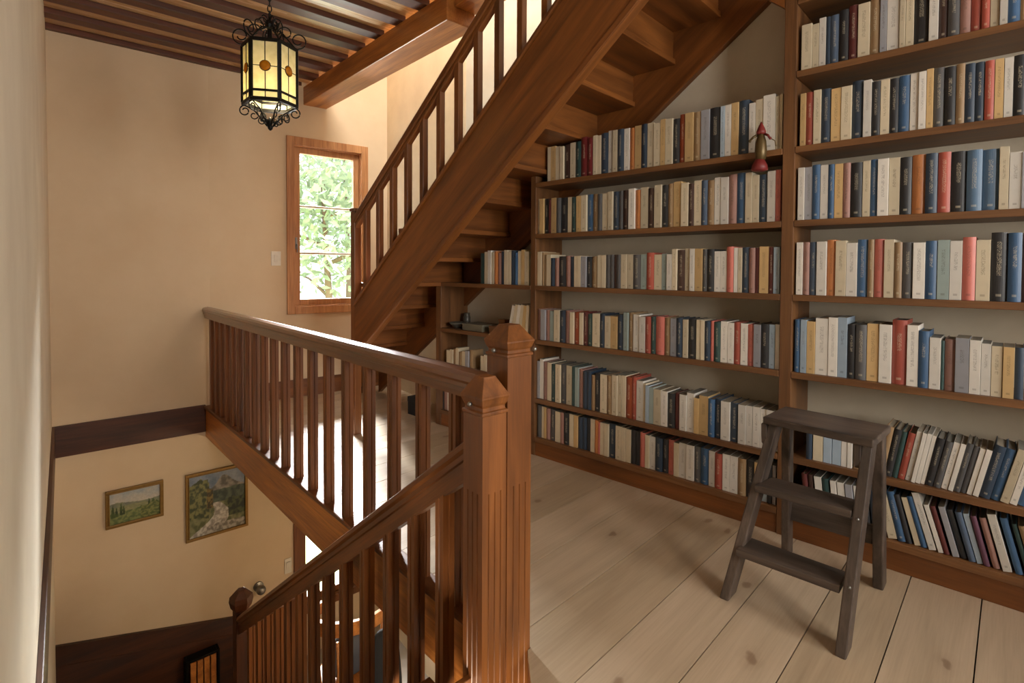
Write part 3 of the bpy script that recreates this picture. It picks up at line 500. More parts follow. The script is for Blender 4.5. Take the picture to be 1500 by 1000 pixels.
for i, (a, b) in enumerate(((.35, 1.15), (1.45, 2.35))):  # frames for the unseen windows added in the south wall
    window('window_%d' % (i+3), Matrix.Translation((0, -1.9, 0)) @ Matrix.Rotation(PI, 4, 'Z'), 'frame', -b-.058, -a+.058, .75-.062, 2.25+.066, .05, (1.25, 1.75), False)

# ------------------------------------------------------------------ bookcase
bc = Thing('bookcase', 'tall built-in brown pine bookcase filling the wall behind the step ladder', 'bookcase', (2.53, .7, 0), 'A')
def bx(a, b): m = MB(); m.box(a, b); return m
for s0, s1, zt in ((.672, .719, 2.34), (2.077, 2.115, 1.664), (2.96, 3.015, 1.0), (-.66, -.613, 2.34)):
    bc.part(bx((2.40, s0, 0), (2.655, s1, zt)), 'upright', 'shelf_z', .002)
for z in (1.93, 1.624, 1.322, 1.016, .695, .343):
    bc.part(bx((2.398, -.612, z-.026), (2.655, .671, z)), 'shelf', 'shelf_y', .002)
for z in (1.624, 1.322, 1.016, .695, .343):
    bc.part(bx((2.398, .720, z-.026), (2.655, 2.076, z)), 'shelf', 'shelf_y', .002)
for z, e in ((1.016, 3.06), (.695, 2.959), (.44, 2.959)):
    bc.part(bx((2.398, 2.116, z-.026), (2.61, e, z)), 'shelf', 'shelf_y', .002)
bc.part(bx((2.395, .720, .084), (2.655, 2.076, .112)), 'bottom_shelf', 'shelf_y', .002)
bc.part(bx((2.395, -.612, .084), (2.655, .671, .112)), 'bottom_shelf', 'shelf_y', .002)
bc.part(bx((2.395, 2.116, .084), (2.61, 2.959, .112)), 'bottom_shelf', 'shelf_y', .002)
bc.part(bx((2.404, .720, 0), (2.43, 2.076, .083)), 'plinth', 'wood_y', .003)
bc.part(bx((2.404, -.612, 0), (2.43, .671, .083)), 'plinth', 'wood_y', .003)
bc.part(bx((2.404, 2.116, 0), (2.43, 2.959, .083)), 'plinth', 'wood_y', .003)
bc.part(bx((2.398, -.612, 2.20), (2.655, .671, 2.226)), 'top_board', 'shelf_y', .002)
m = MB(); m.box((2.400, .720, 2.262), (2.43, .79, 2.34)); m.prism([(.7205, 2.20), (.7205, 2.261), (.79, 2.261)], lambda p: (2.402, p[0], p[1]), lambda p: (2.43, p[0], p[1]))
bc.part(m, 'head_rail', 'wood_y', .002)

# ------------------------------------------------------------------ upper staircase
st = Thing('staircase', 'brown wooden staircase rising past the bookcase, with open balusters and a boxed underside', 'staircase', (1.85, 3.22, 0), 'A')
def sb(s): return .70+.778*(2.95-s)
def stp(s): return .872+.8265*(3.178-s)
S0, S1 = 3.19, -.9
m = MB(); m.prism([(S0, sb(S0)), (S0, stp(S0)), (S1, stp(S1)), (S1, sb(S1))], lambda p: (1.855, p[0], p[1]), lambda p: (1.90, p[0], p[1]))
st.part(m, 'outer_string', 'wood_s', .004)
m = MB(); m.prism([(S0, stp(S0)), (S0, stp(S0)+.022), (S1, stp(S1)+.022), (S1, stp(S1))], lambda p: (1.840, p[0], p[1]), lambda p: (1.915, p[0], p[1]))
m.prism([(S0, sb(S0)-.0), (S0, sb(S0)+.035), (S1, sb(S1)+.035), (S1, sb(S1))], lambda p: (1.845, p[0], p[1]), lambda p: (1.855, p[0], p[1]))
st.part(m, 'string_moulding', 'wood_s', .003)
def fb(s): return .811+.722*(2.998-s)
m = MB(); m.prism([(4.1, .012), (3.9, fb(3.9)), (S1, fb(S1)), (S1, fb(S1)+.36), (4.1, fb(4.1)+.36)], lambda p: (2.617, p[0], p[1]), lambda p: (2.657, p[0], p[1]))
st.part(m, 'wall_string', 'wood_s', .003)
for j in range(-8, 14):
    s = 1.09+.235*j; z = 2.35-.17*j
    def wn_(q): return 1.90 if q <= 3.2 else 1.93+.6*(q-3.19)
    s2 = s+.235+.02
    m = MB()
    if j < 9: m.box((1.90, s-.014, z), (2.617, s2, z+.028))
    else: m.prism([(wn_(s-.014), s-.014), (2.617, s-.014), (2.617, s2), (wn_(s2), s2)], lambda p: (p[0], p[1], z), lambda p: (p[0], p[1], z+.028))
    st.part(m, 'tread', 'wood_x', .003)
    m = MB(); w0 = wn_(s)
    m.box((w0, s, z+.028), (2.617, s+.018, z+.17))
    st.part(m, 'riser', 'wood_x', 0)
m = MB(); 
m.prism([(3.26, .68), (3.26, .86), (4.42, .03), (4.42, .0), (4.22, .0)], lambda p: (wn_(p[0])-.03, p[0], p[1]), lambda p: (wn_(p[0])-.002, p[0], p[1]))
st.part(m, 'winder_string', 'wood_s', .003)
m = MB(); m.box((1.856, 3.19, 0), (1.906, 3.24, 1.49)); m.box((1.850, 3.184, 1.49), (1.912, 3.246, 1.512))
st.part(m, 'newel', 'wood_z', .003)
def hr(s): return 1.465+.79*(3.19-s)
m = MB(); E_ = -.9
m.prism([(3.2, hr(3.2)-.05), (3.2, hr(3.2)), (E_, hr(E_)), (E_, hr(E_)-.05)], lambda p: (1.85, p[0], p[1]), lambda p: (1.905, p[0], p[1]))
m.prism([(3.2, hr(3.2)-.085), (3.2, hr(3.2)-.05), (E_, hr(E_)-.05), (E_, hr(E_)-.085)], lambda p: (1.86, p[0], p[1]), lambda p: (1.895, p[0], p[1]))
st.part(m, 'handrail', 'wood_s', .006)
q = 3.09
while q > -.8:
    m = MB(); w = .034
    m.hexa([(1.86, q-w, stp(q-w)+.02), (1.895, q-w, stp(q-w)+.02), (1.895, q, stp(q)+.02), (1.86, q, stp(q)+.02)],
           [(1.86, q-w, hr(q-w)-.08), (1.895, q-w, hr(q-w)-.08), (1.895, q, hr(q)-.08), (1.86, q, hr(q)-.08)])
    st.part(m, 'baluster', 'wood_z', .002); q -= .1505

# ------------------------------------------------------------------ fluted squares
def grooved(x0, y0, w, n=1, g=.006, d=.004):
    "square outline with n grooves on each face"
    pts = []
    cs = [(x0, y0), (x0+w, y0), (x0+w, y0+w), (x0, y0+w)]
    for k in range(4):
        a = Vector(cs[k]); b = Vector(cs[(k+1) % 4]); t = (b-a).normalized(); nn = Vector((-t.y, t.x))
        pts.append(a)
        for i in range(n):
            c = a+(b-a)*((i+1)/(n+1))
            pts += [c-t*g/2, c-t*g/4+nn*d, c+t*g/4+nn*d, c+t*g/2]
    return [(p.x, p.y) for p in pts]
def newel(th, x0, y0, w, z0, zf, zs, zt, name='newel'):
    "fluted shaft to zf, plain to zs, faceted cap to zt"
    m = MB(); cx, cy = x0+w/2, y0+w/2
    m.prism(grooved(x0, y0, w, 3, .007, .003), lambda p: (p[0], p[1], z0), lambda p: (p[0], p[1], zf))
    m.box((x0, y0, zf), (x0+w, y0+w, zs))
    sh = th.part(m, name, 'wood_z', 0)
    H_ = zt-zs
    prof = [(.50, 0), (.54, .02), (.54, .10), (.47, .13), (.47, .22), (.52, .30), (.555, .42), (.575, .47), (.575, .51), (.55, .54), (.27, .95), (.245, 1.0)]
    m = MB(); m.loft([[Vector((cx+sx*r*w, cy+sy*r*w, zs+k*H_)) for sx, sy in ((-1, -1), (1, -1), (1, 1), (-1, 1))] for r, k in prof])
    th.sub(m, 'cap', 'wood_z', sh, bevel=.0015)
    return sh
def knob(th, sh, p):
    m = MB(); m.sphere(p, .007, 10); th.sub(m, 'metal_stud', 'steel', sh, smooth=True)

# landing balustrade
lb = Thing('landing_balustrade', 'level brown balustrade along the edge of the landing, ending in the taller newel post', 'balustrade', (1.03, 2.9, .034))
sh = newel(lb, .985, 1.115, .092, -.25, .50, .867, .957)
knob(lb, sh, (.975, 1.165, .885)); knob(lb, sh, (1.085, 1.11, .885))
m = MB(); 
prof = [(-.036, .79), (-.038, .775), (-.030, .765), (-.030, .752), (-.022, .748), (-.022, .735), (-.020, .718), (.020, .718), (.022, .735), (.022, .748), (.030, .752), (.030, .765), (.038, .775), (.036, .79), (.026, .801), (0, .806), (-.026, .801)]
m.prism(prof, lambda p: (1.01+p[0], 1.205, p[1]), lambda p: (1.01+p[0], 4.695, p[1]))
lb.part(m, 'handrail', 'rail_y', 0)
for y in (4.563, 4.423, 4.279, 4.132, 3.984, 3.829, 3.670, 3.509, 3.341, 3.165, 2.982, 2.795, 2.604, 2.413, 2.218, 2.014, 1.812, 1.611, 1.410):
    m = MB(); m.prism(grooved(.991, y-.039, .038, 1, .008, .004), lambda p: (p[0], p[1], .034), lambda p: (p[0], p[1], .72))
    lb.part(m, 'baluster', 'wood_z', 0)

# lower flight: balustrade, string, treads
ls = Thing('lower_staircase', 'descending brown balustrade and stairs below the landing, with the shorter newel post', 'staircase', (.9, 1.2, -.2))
sh = newel(ls, .898, 1.118, .086, -.45, .50, .715, .8185)
knob(ls, sh, (.89, 1.165, .745))
def hz(y): return .632-.717*(y-1.203)
YE = 3.53
m = MB()
prof = [(-.030, -.002), (-.034, -.02), (-.026, -.032), (-.026, -.05), (-.019, -.055), (-.019, -.115), (.019, -.115), (.019, -.055), (.026, -.05), (.026, -.032), (.034, -.02), (.030, -.002), (.018, .006), (-.018, .006)]
m.prism(prof, lambda p: (.935+p[0], 1.204, hz(1.204)+p[1]), lambda p: (.935+p[0], YE, hz(YE)+p[1]))
ls.part(m, 'handrail', 'wood_d', 0)
def strg(y): return -.36-.717*(y-1.203)
for y in (3.36, 3.19, 3.035, 2.883, 2.727, 2.571, 2.411, 2.247, 2.072, 1.887, 1.703, 1.535, 1.369):
    w = .042; m = MB(); gp = grooved(.914, y-w, w, 1, .008, .004)
    m.prism(gp, lambda p: (p[0], p[1], strg(p[1])), lambda p: (p[0], p[1], hz(p[1])-.11))
    ls.part(m, 'baluster', 'wood_z', 0)
m = MB(); m.prism([(1.16, strg(1.16)), (1.16, strg(1.16)-.27), (YE, strg(YE)-.27), (YE, strg(YE))], lambda p: (.915, p[0], p[1]), lambda p: (.955, p[0], p[1]))
ls.part(m, 'outer_string', 'wood_d', .003)
for k in range(-1, 11):
    y = 1.165+.237*k; z = -.17-.17*k
    m = MB(); m.box((wx(y)+.02, y-.02, z-.028), (.915, y+.237, z)); m.box((wx(y)+.02, y, z), (.915, y+.018, z+.142))
    ls.part(m, 'step', 'wood_x', .002) if k >= 0 else None
m = MB(); m.box((.90, 3.53, -2.35), (.98, 3.61, -1.02)); 
hl = ls.part(m, 'lower_newel', 'dark_z', .003)
m = MB(); cx, cy = .94, 3.57
m.loft([[Vector((cx+math.cos(PI/4+PI/3*i)*r, cy+math.sin(PI/4+PI/3*i)*r, z)) for i in range(6)] for r, z in ((.045, -1.02), (.06, -1.0), (.07, -.96), (.066, -.93), (.03, -.895), (.02, -.89))])
ls.sub(m, 'cap', 'dark_z', hl, bevel=.002)
t = MB(); t.box((-.02, 3.54, -2.35), (.9, 4.70, -2.12)); struct(t, 'floor', 'wood_x').name = 'floor.002'

# beams over the stairwell
o = bx((1.75, 2.51, 2.515), (1.95, 4.66, 2.67)).build('ceiling_beam', 'beam', None, (1.85, 3.6, 2.515), .006)
tag(o, 'golden-brown ceiling beam running to the wall above the tall window', 'beam', 'main beams of the ceiling')
o = bx((1.80, -1.88, 2.60), (1.97, 2.509, 2.74)).build('ceiling_beam', 'beam', None, (1.88, .3, 2.60), .006)
tag(o, 'higher brown beam carrying on from the cut end of the golden one, above the stair handrail', 'beam', 'main beams of the ceiling')

# ------------------------------------------------------------------ step ladder
ld = Thing('step_ladder', 'small dark weathered wooden step ladder in front of the bookcase', 'step ladder', (2.0, .48, 0), 'A')
def leg(b, t, zt, bot_n, top_n, bot_s, top_s, z0=0):
    m = MB(); q = lambda nn, ss, z: [(nn[0], ss[1], z), (nn[1], ss[1], z), (nn[1], ss[0], z), (nn[0], ss[0], z)]
    m.hexa(q(bot_n, bot_s, z0), q(top_n, top_s, zt)); return m
ld.part(leg(0, 0, .595, (1.790, 1.862), (1.918, 1.988), (.714, .683), (.605, .575)), 'leg', 'ladder_z', .004)
ld.part(leg(0, 0, .595, (1.752, 1.824), (1.888, 1.958), (.362, .332), (.330, .300)), 'leg', 'ladder_z', .004)
ld.part(leg(0, 0, .595, (2.235, 2.29), (2.03, 2.08), (.650, .622), (.598, .570)), 'leg', 'ladder_z', .004)
ld.part(leg(0, 0, .595, (2.225, 2.295), (2.0, 2.06), (.347, .315), (.322, .292)), 'leg', 'ladder_z', .004)
def plate(pts, z0, z1): m = MB(); m.prism(pts, lambda p: (p[0], p[1], z0), lambda p: (p[0], p[1], z1)); return m
ld.part(plate([(1.857, .294), (2.078, .283), (2.102, .606), (1.897, .617)], .596, .620), 'top_step', 'ladder_y', .004)
ld.part(plate([(1.797, .361), (1.90, .361), (1.912, .652), (1.797, .664)], .162, .186), 'step', 'ladder_y', .003)
ld.part(plate([(1.842, .343), (1.945, .343), (1.955, .602), (1.842, .622)], .377, .401), 'step', 'ladder_y', .003)
ld.part(plate([(2.195, .345), (2.213, .345), (2.213, .622), (2.195, .622)], .165, .232), 'back_rail', 'ladder_y', .003)
for (n_, s_) in ((1.915, .606), (1.885, .328)):
    m = MB(); m.prism([(n_-.012, .594), (n_+.03, .594), (n_+.03, .53), (n_+.006, .518), (n_-.006, .528), (n_-.010, .55)], lambda p: (p[0], s_+.001, p[1]), lambda p: (p[0], s_+.018, p[1]))
    ld.part(m, 'bracket', 'ladder_z', .002)
for p_ in ((1.782, .333, .20), (1.832, .325, .385)):
    m = MB(); m.sphere(p_, .005, 8); ld.part(m, 'bolt', 'steel', 0, True)
# ------------------------------------------------------------------ hanging lantern
LX, LY = .860, 2.712
ln = Thing('lantern', 'wrought-iron hexagonal hanging lantern with yellow glass and scrolls', 'lantern', (LX, LY, 1.78))
dd = Vector((-LX, -LY, 0)).normalized(); rg = Vector((.7447, -.6674, 0)); rg = (rg - dd*rg.dot(dd)).normalized()
def hexv(r, z, off=0): return [Vector((LX, LY, z)) + (rg*math.cos(math.radians(11+off+60*i)) + dd*math.sin(math.radians(11+off+60*i)))*r for i in range(6)]
ZB, ZT, RR = 1.902, 2.165, .122
V0, V1 = hexv(RR, ZB), hexv(RR, ZT)
fr = MB()
for i in range(6):
    j = (i+1) % 6
    for p, q_ in ((V0[i], V1[i]),):
        d = (p-Vector((LX, LY, ZB))).normalized(); t_ = Vector((-d.y, d.x, 0))
        fr.hexa([p-t_*.008-d*.005, p+t_*.008-d*.005, p+t_*.008+d*.006, p-t_*.008+d*.006], [q_-t_*.008-d*.005, q_+t_*.008-d*.005, q_+t_*.008+d*.006, q_-t_*.008+d*.006])
for z, h, e in ((ZB-.012, .016, .004), (ZT-.004, .016, .006), (ZB+.030, .010, .003)):
    o_, i_ = hexv(RR+.006, z), hexv(RR-.012, z)
    for i in range(6):
        j = (i+1) % 6; up = Vector((0, 0, h))
        fr.hexa([i_[i], i_[j], o_[j], o_[i]], [i_[i]+up, i_[j]+up, o_[j]+up, o_[i]+up])
# roof: ribs up to the hanger
for v in hexv(RR-.004, ZT+.01):
    c = Vector((LX, LY, ZT+.11)); mid = (v*.45+c*.55)+Vector((0, 0, .02))
    fr.tube([v, mid, c], .004, 6)
fr.tube([(LX, LY, ZT+.05), (LX, LY, ZT+.17)], lambda t: .012-.006*t, 10)
fr.lathe([(.004, ZT+.09), (.018, ZT+.10), (.022, ZT+.115), (.010, ZT+.13), (.006, ZT+.15)], (LX, LY, 0), 12)
ln.part(fr, 'frame', 'iron')
for i in range(6):
    j = (i+1) % 6; a, b = V0[i], V0[j]; up = Vector((0, 0, ZT-ZB)); nrm = ((a+b)/2-Vector((LX, LY, ZB))).normalized()
    g = MB(); a2, b2 = a-nrm*.003, b-nrm*.003
    g.hexa([a2, b2, b2+nrm*.003, a2+nrm*.003], [a2+up, b2+up, b2+nrm*.003+up, a2+nrm*.003+up])
    pn = ln.part(g, 'glass_panel', 'lampglass')
    c = (a+b)/2+up*.56+nrm*.002; tt = (b-a).normalized()
    l = MB(); l.tube([(a+b)/2+nrm*.001, (a+b)/2+up+nrm*.001], .0022, 5); l.tube([a+up*.56+nrm*.001, b+up*.56+nrm*.001], .0018, 5); l.ring(c, .0235, .0022, tt, (0, 0, 1), 16)
    ln.sub(l, 'lead_came', 'lead', pn)
    r_ = MB(); n_ = 16
    r_.loft([[c+(tt*math.cos(2*PI*k/n_)+Vector((0, 0, 1))*math.sin(2*PI*k/n_))*rad+nrm*off for k in range(n_)] for rad, off in ((.0225, 0), (.0225, .003), (.012, .006), (.003, .006))])
    ln.sub(r_, 'amber_roundel', 'amber', pn, smooth=True)
def scroll(mb, c, out, r0, turns, t, sgn=1, start=0):
    c = Vector(c); pts = []
    n_ = int(20*turns)
    for i in range(n_+1):
        a = start+sgn*2*PI*turns*i/n_; rr_ = r0*(1-.62*i/n_)
        pts.append(c+out*math.cos(a)*rr_+Vector((0, 0, 1))*math.sin(a)*rr_)
    mb.tube(pts, t, 6)
sc_ = MB(); sb_ = MB()
for i in range(6):
    ang = math.radians(11+60*i); out = (rg*math.cos(ang)+dd*math.sin(ang))
    C0 = Vector((LX, LY, 0))
    scroll(sc_, C0+out*.128+Vector((0, 0, ZT+.052)), out, .040, 1.2, .0034, 1, -PI/2)
    scroll(sc_, C0+out*.070+Vector((0, 0, ZT+.082)), out, .034, 1.1, .0032, -1, PI)
    scroll(sc_, C0+out*.030+Vector((0, 0, ZT+.128)), out, .022, 1.0, .003, 1, 0)
    scroll(sb_, C0+out*.112+Vector((0, 0, ZB-.038)), out, .026, 1.2, .0032, -1, PI/2)
    scroll(sb_, C0+out*.072+Vector((0, 0, ZB-.058)), out, .022, 1.1, .003, 1, PI/2)
    scroll(sb_, C0+out*.036+Vector((0, 0, ZB-.082)), out, .019, 1.1, .003, -1, PI/2)
    sb_.tube([C0+out*.115+Vector((0, 0, ZB-.01)), C0+out*.07+Vector((0, 0, ZB-.035)), C0+out*.014+Vector((0, 0, ZB-.105))], .0034, 6)
sb_.lathe([(.003, ZB-.125), (.010, ZB-.118), (.013, ZB-.108), (.008, ZB-.098), (.016, ZB-.088), (.008, ZB-.07), (.004, ZB-.06)], (LX, LY, 0), 12)
ln.part(sc_, 'upper_scrollwork', 'iron', 0, True); ln.part(sb_, 'lower_scrollwork', 'iron', 0, True)
ch = MB(); z = ZT+.165; k = 0
while z < 2.66:
    ax = rg if k % 2 else dd
    ch.tube([Vector((LX, LY, z))+ax*(math.cos(2*PI*i/12)*.009)+Vector((0, 0, math.sin(2*PI*i/12)*.017)) for i in range(12)], .0028, 5, True)
    z += .0265; k += 1
ch.lathe([(.03, 2.672), (.03, 2.662), (.012, 2.65), (.004, 2.648)], (LX, LY, 0), 14)
ln.part(ch, 'chain', 'iron')
b_ = MB(); b_.sphere((LX, LY, ZB+.085), .022, 12, (1, 1, 1.3)); ln.part(b_, 'bulb', 'bulb', 0, True)
b_ = MB(); b_.lathe([(.012, ZB+.11), (.014, ZB+.13), (.014, ZB+.17), (.004, ZB+.175), (.004, ZT+.06)], (LX, LY, 0), 12); ln.part(b_, 'lamp_holder', 'brass', 0, True)
pl = bpy.data.lights.new('lantern_light', 'POINT'); pl.energy = 2.4; pl.color = (1, .86, .6); pl.shadow_soft_size = .03
po = bpy.data.objects.new('lantern_light', pl); COL.objects.link(po); po.location = (LX, LY, ZB+.05)

# ------------------------------------------------------------------ paintings
def paint_mat(name):
    m, nt, b = new_mat(name); N, L = nt.nodes.new, nt.links.new
    at = N('ShaderNodeVertexColor'); at.layer_name = 'Paint'
    tc = N('ShaderNodeTexCoord'); n = N('ShaderNodeTexNoise'); n.inputs['Scale'].default_value = 90; n.inputs['Detail'].default_value = 3
    L(tc.outputs['Object'], n.inputs['Vector'])
    hs = N('ShaderNodeHueSaturation'); mr = N('ShaderNodeMapRange'); mr.inputs['To Min'].default_value = .75; mr.inputs['To Max'].default_value = 1.25
    L(n.outputs['Fac'], mr.inputs['Value']); L(mr.outputs[0], hs.inputs['Value']); L(at.outputs['Color'], hs.inputs['Color'])
    L(hs.outputs['Color'], b.inputs['Base Color']); b.inputs['Roughness'].default_value = .5; return m
M['paint'] = paint_mat('oil_paint')
from mathutils import noise as NZ
def fb_(x, y, s=1, o=4):
    v = 0; a = .5
    for k in range(o): v += a*NZ.noise(Vector((x*s*2**k, y*s*2**k, 3.7*k))); a *= .5
    return v
def mixc(a, b, t): t = max(0, min(1, t)); return [a[i]*(1-t)+b[i]*t for i in range(3)]
def hx(h): return rgb(h)[:3]
def paint_small(u, v):
    n = fb_(u, v, 5)
    sky = mixc(hx('#9aa2a6'), hx('#b9b3a4'), 1-(v-.6)*2+n)
    hill = .62+.05*math.sin(u*5+1)+.05*n
    c = sky
    if v < hill: c = mixc(hx('#6d7166'), hx('#7f8468'), n*3+.5)
    if v < .52+.04*n: c = mixc(hx('#7d815e'), hx('#8e8c66'), fb_(u, v*3, 7)*3+.5)
    if v < .33+.1*u+.05*n: c = mixc(hx('#56653c'), hx('#7d8450'), fb_(u, v, 12)*3+.5)
    for cx, w, h, b0 in ((.06, .035, .64, .2), (.13, .03, .55, .22), (.22, .03, .66, .25), (.27, .025, .58, .25), (.78, .03, .62, .35), (.86, .05, .58, .3), (.93, .06, .5, .3)):
        if abs(u-cx) < w*(1-((v-b0)/(h-b0))**2)*(1+n) and b0 < v < h: c = mixc(hx('#2c3a1f'), hx('#44552a'), n*4+.5)
    if u > .6 and v < .42+.12*n-.25*(u-.8)**2: c = mixc(hx('#4f5a30'), hx('#7a7d46'), fb_(u, v, 16)*4+.5)
    return c
def paint_big(u, v):
    n = fb_(u, v, 4); c = mixc(hx('#5d6d80'), hx('#8b93a0'), .5+n*2+.3*(1-v))
    mt = .72+.2*math.exp(-((u-.62)/.18)**2)+.06*n
    if v < mt: c = mixc(hx('#585650'), hx('#8d8880'), .5+fb_(u, v, 9)*3)
    if v < .70+.04*n and u > .25: c = mixc(hx('#2e3a32'), hx('#4f5c4a'), .5+fb_(u, v, 12)*3)
    if v < .50: c = mixc(hx('#4f5634'), hx('#7d7d58'), .5+fb_(u, v, 10)*3)
    # pale stony path winding forward
    px = .52+.12*math.sin((v-.1)*9)-.35*(.5-v)
    if v < .50 and abs(u-px) < .05+.42*(.52-v): c = mixc(hx('#8c867c'), hx('#c2bdb2'), .5+fb_(u, v, 14)*3)
    # trees at left, bushes at right
    if u < .36+.12*n and v > .28+.1*n and v < .88+.25*n: c = mixc(hx('#39432a'), hx('#7d7c4c'), .45+fb_(u, v, 14)*4)
    if .30 < u < .42 and .42 < v < .75+.2*n: c = mixc(hx('#3a3420'), hx('#7e6a35'), .5+fb_(u, v, 16)*4)
    if u > .68+.08*n and v < .52+.1*n and v > .22: c = mixc(hx('#1f2a20'), hx('#48532f'), .5+fb_(u, v, 13)*4)
    if v < .14+.05*n and u > .3: c = mixc(hx('#6f6a60'), hx('#aaa498'), .5+fb_(u, v, 18)*3)
    return c
def painting(name, label, x0, x1, z0, z1, fn, nx, nz):
    fw = .024
    th = Thing(name, label, 'painting', ((x0+x1)/2, 4.703, z0), 'W', 'framed landscapes on the stairwell wall')
    m = MB()
    for a, b in (((x0, z0), (x1, z0+fw)), ((x0, z1-fw), (x1, z1)), ((x0, z0+fw), (x0+fw, z1-fw)), ((x1-fw, z0+fw), (x1, z1-fw))):
        m.box((a[0], 4.677, a[1]), (b[0], 4.700, b[1]))
    for a, b in (((x0+fw-.006, z0+fw-.006), (x1-fw+.006, z0+fw)), ((x0+fw-.006, z1-fw), (x1-fw+.006, z1-fw+.006)), ((x0+fw-.006, z0+fw), (x0+fw, z1-fw)), ((x1-fw, z0+fw), (x1-fw+.006, z1-fw))):
        m.box((a[0], 4.670, a[1]), (b[0], 4.677, b[1]))
    th.part(m, 'frame', 'gold', .003)
    m = MB(); X0, X1, Z0, Z1 = x0+fw, x1-fw, z0+fw, z1-fw
    vs = [(X0+(X1-X0)*i/nx, 4.686, Z0+(Z1-Z0)*j/nz) for j in range(nz+1) for i in range(nx+1)]
    m.add(vs, [(j*(nx+1)+i, j*(nx+1)+i+1, (j+1)*(nx+1)+i+1, (j+1)*(nx+1)+i) for j in range(nz) for i in range(nx)])
    m.add([(X0, 4.698, Z0), (X1, 4.698, Z0), (X1, 4.698, Z1), (X0, 4.698, Z1)], [(0, 1, 2, 3)])
    o = th.part(m, 'canvas', 'paint'); me = o.data
    ca = me.color_attributes.new('Paint', 'FLOAT_COLOR', 'POINT')
    for k, v in enumerate(me.vertices):
        if k < (nx+1)*(nz+1):
            c = fn((k % (nx+1))/nx, (k//(nx+1))/nz); ca.data[k].color = (c[0], c[1], c[2], 1)
        else: ca.data[k].color = (.2, .15, .1, 1)
painting('painting', 'small gold-framed painting of a green plain with cypresses, left of the mountain path picture', .356, .704, -.746, -.476, paint_small, 80, 56)
painting('painting', 'larger gold-framed painting of a stony mountain path among trees', .846, 1.291, -1.010, -.484, paint_big, 90, 104)

# switches
def switch(T_, x0, x1, z0, z1, label, rk=True):
    root = bpy.data.objects.new('light_switch', None); COL.objects.link(root)
    root.matrix_world = T_ @ Matrix.Translation(((x0+x1)/2, 0, z0)); tag(root, label, 'light switch')
    cx = (x0+x1)/2
    m = MB(); m.box((x0-cx, -.008, 0), (x1-cx, 0, z1-z0)); m.build('plate', 'white', root, (0, 0, 0), .002)
    m = MB(); m.hexa([(-.016, -.010, .03), (.016, -.010, .03), (.016, -.008, .03), (-.016, -.008, .03)], [(-.016, -.016, z1-z0-.03), (.016, -.016, z1-z0-.03), (.016, -.008, z1-z0-.03), (-.016, -.008, z1-z0-.03)])
    m.build('rocker', 'white', root, (0, 0, 0), .001)
switch(TN, .452, .528, 1.13, 1.25, 'white light switch plate on the wall left of the tall window')
switch(Matrix.Translation((0, 4.703, 0)), 1.585, 1.645, -1.54, -1.41, 'pale switch plate low on the stairwell wall, above the descending handrail')

# ------------------------------------------------------------------ small things
# hanging doll on the shelf edge
n0, s0 = 2.372, .797
dl = Thing('hanging_doll', 'little red-hooded doll hanging from the top shelf edge beside the pillar', 'doll', (n0, s0, 1.53), 'A')
m = MB(); m.lathe([(.004, 1.575), (.020, 1.585), (.024, 1.62), (.021, 1.66), (.014, 1.685), (.009, 1.692)], (n0, s0, 0), 14); dl.part(m, 'body', 'brass', 0, True)
m = MB(); m.lathe([(.020, 1.535), (.033, 1.54), (.030, 1.56), (.018, 1.585), (.008, 1.59)], (n0, s0+.004, 0), 14); dl.part(m, 'skirt', 'red', 0, True)
m = MB(); m.sphere((n0-.004, s0, 1.700), .012, 12); dl.part(m, 'head', plain('pale_wood', '#a07a58', .6), 0, True)
m = MB(); m.lathe([(.019, 1.690), (.019, 1.702), (.013, 1.718), (.005, 1.735), (.002, 1.742)], (n0, s0, 0), 14); dl.part(m, 'hood', 'red', 0, True)
for sg in (1, -1):
    m = MB(); m.tube([(n0, s0+sg*.012, 1.690), (n0-.008, s0+sg*.030, 1.680), (n0-.012, s0+sg*.040, 1.668 if sg > 0 else 1.664)], lambda t: .006-.002*t, 8); m.sphere((n0-.012, s0+sg*.041, 1.665), .006, 8)
    dl.part(m, 'arm', 'red' if sg < 0 else 'brass', 0, True)
m = MB(); m.tube([(n0-.012, s0-.041, 1.665), (n0, s0-.055, 1.655), (n0+.004, s0-.058, 1.632)], .002, 6)
m.tube([(n0, s0, 1.742), (n0+.012, s0, 1.70), (n0+.024, s0, 1.63)], .0015, 6); dl.part(m, 'cord', 'brass', 0)

# shelf clutter under the stairs
m = MB(); m.lathe([(.030, 0), (.032, .004), (.060, .030), (.066, .040), (.062, .040), (.055, .028), (.02, .008), (.004, .007)], (0, 0, 0), 24)
o = m.build('bowl', 'ceramic', None, (0, 0, 0), 0, True); o.location = A(2.478, 2.862, .6955); tag(o, 'low grey bowl on the shelf under the stairs', 'bowl')
m = MB(); m.lathe([(.022, 0), (.026, .004), (.027, .07), (.022, .078), (.022, .095), (.024, .10), (.020, .10), (.018, .076), (.004, .07)], (0, 0, 0), 20)
o = m.build('jar', 'ceramic', None, (0, 0, 0), 0, True); o.location = A(2.575, 2.88, .6955); tag(o, 'small grey jar standing behind the low bowl under the stairs', 'jar')
def small(nm, mat, n, s, z, dims, label, cat, mkparts=None):
    th = Thing(nm, label, cat, (n, s, z), 'A'); a, b, c = dims
    m = MB(); m.box((n-a/2, s-b/2, z), (n+a/2, s+b/2, z+c*.72)); th.part(m, 'tray' if cat == 'box' else 'base', mat, .002)
    m = MB(); m.box((n-a/2-.002, s-b/2-.002, z+c*.72), (n+a/2+.002, s+b/2+.002, z+c)); th.part(m, 'lid', mat, .002)
M['card'] = plain('grey_green_card', '#6f6a58', .8)
small('flat_box', 'card', 2.50, 2.66, .6955, (.15, .20, .045), 'flat grey-green box on the shelf under the stairs, right of the bowl', 'box')
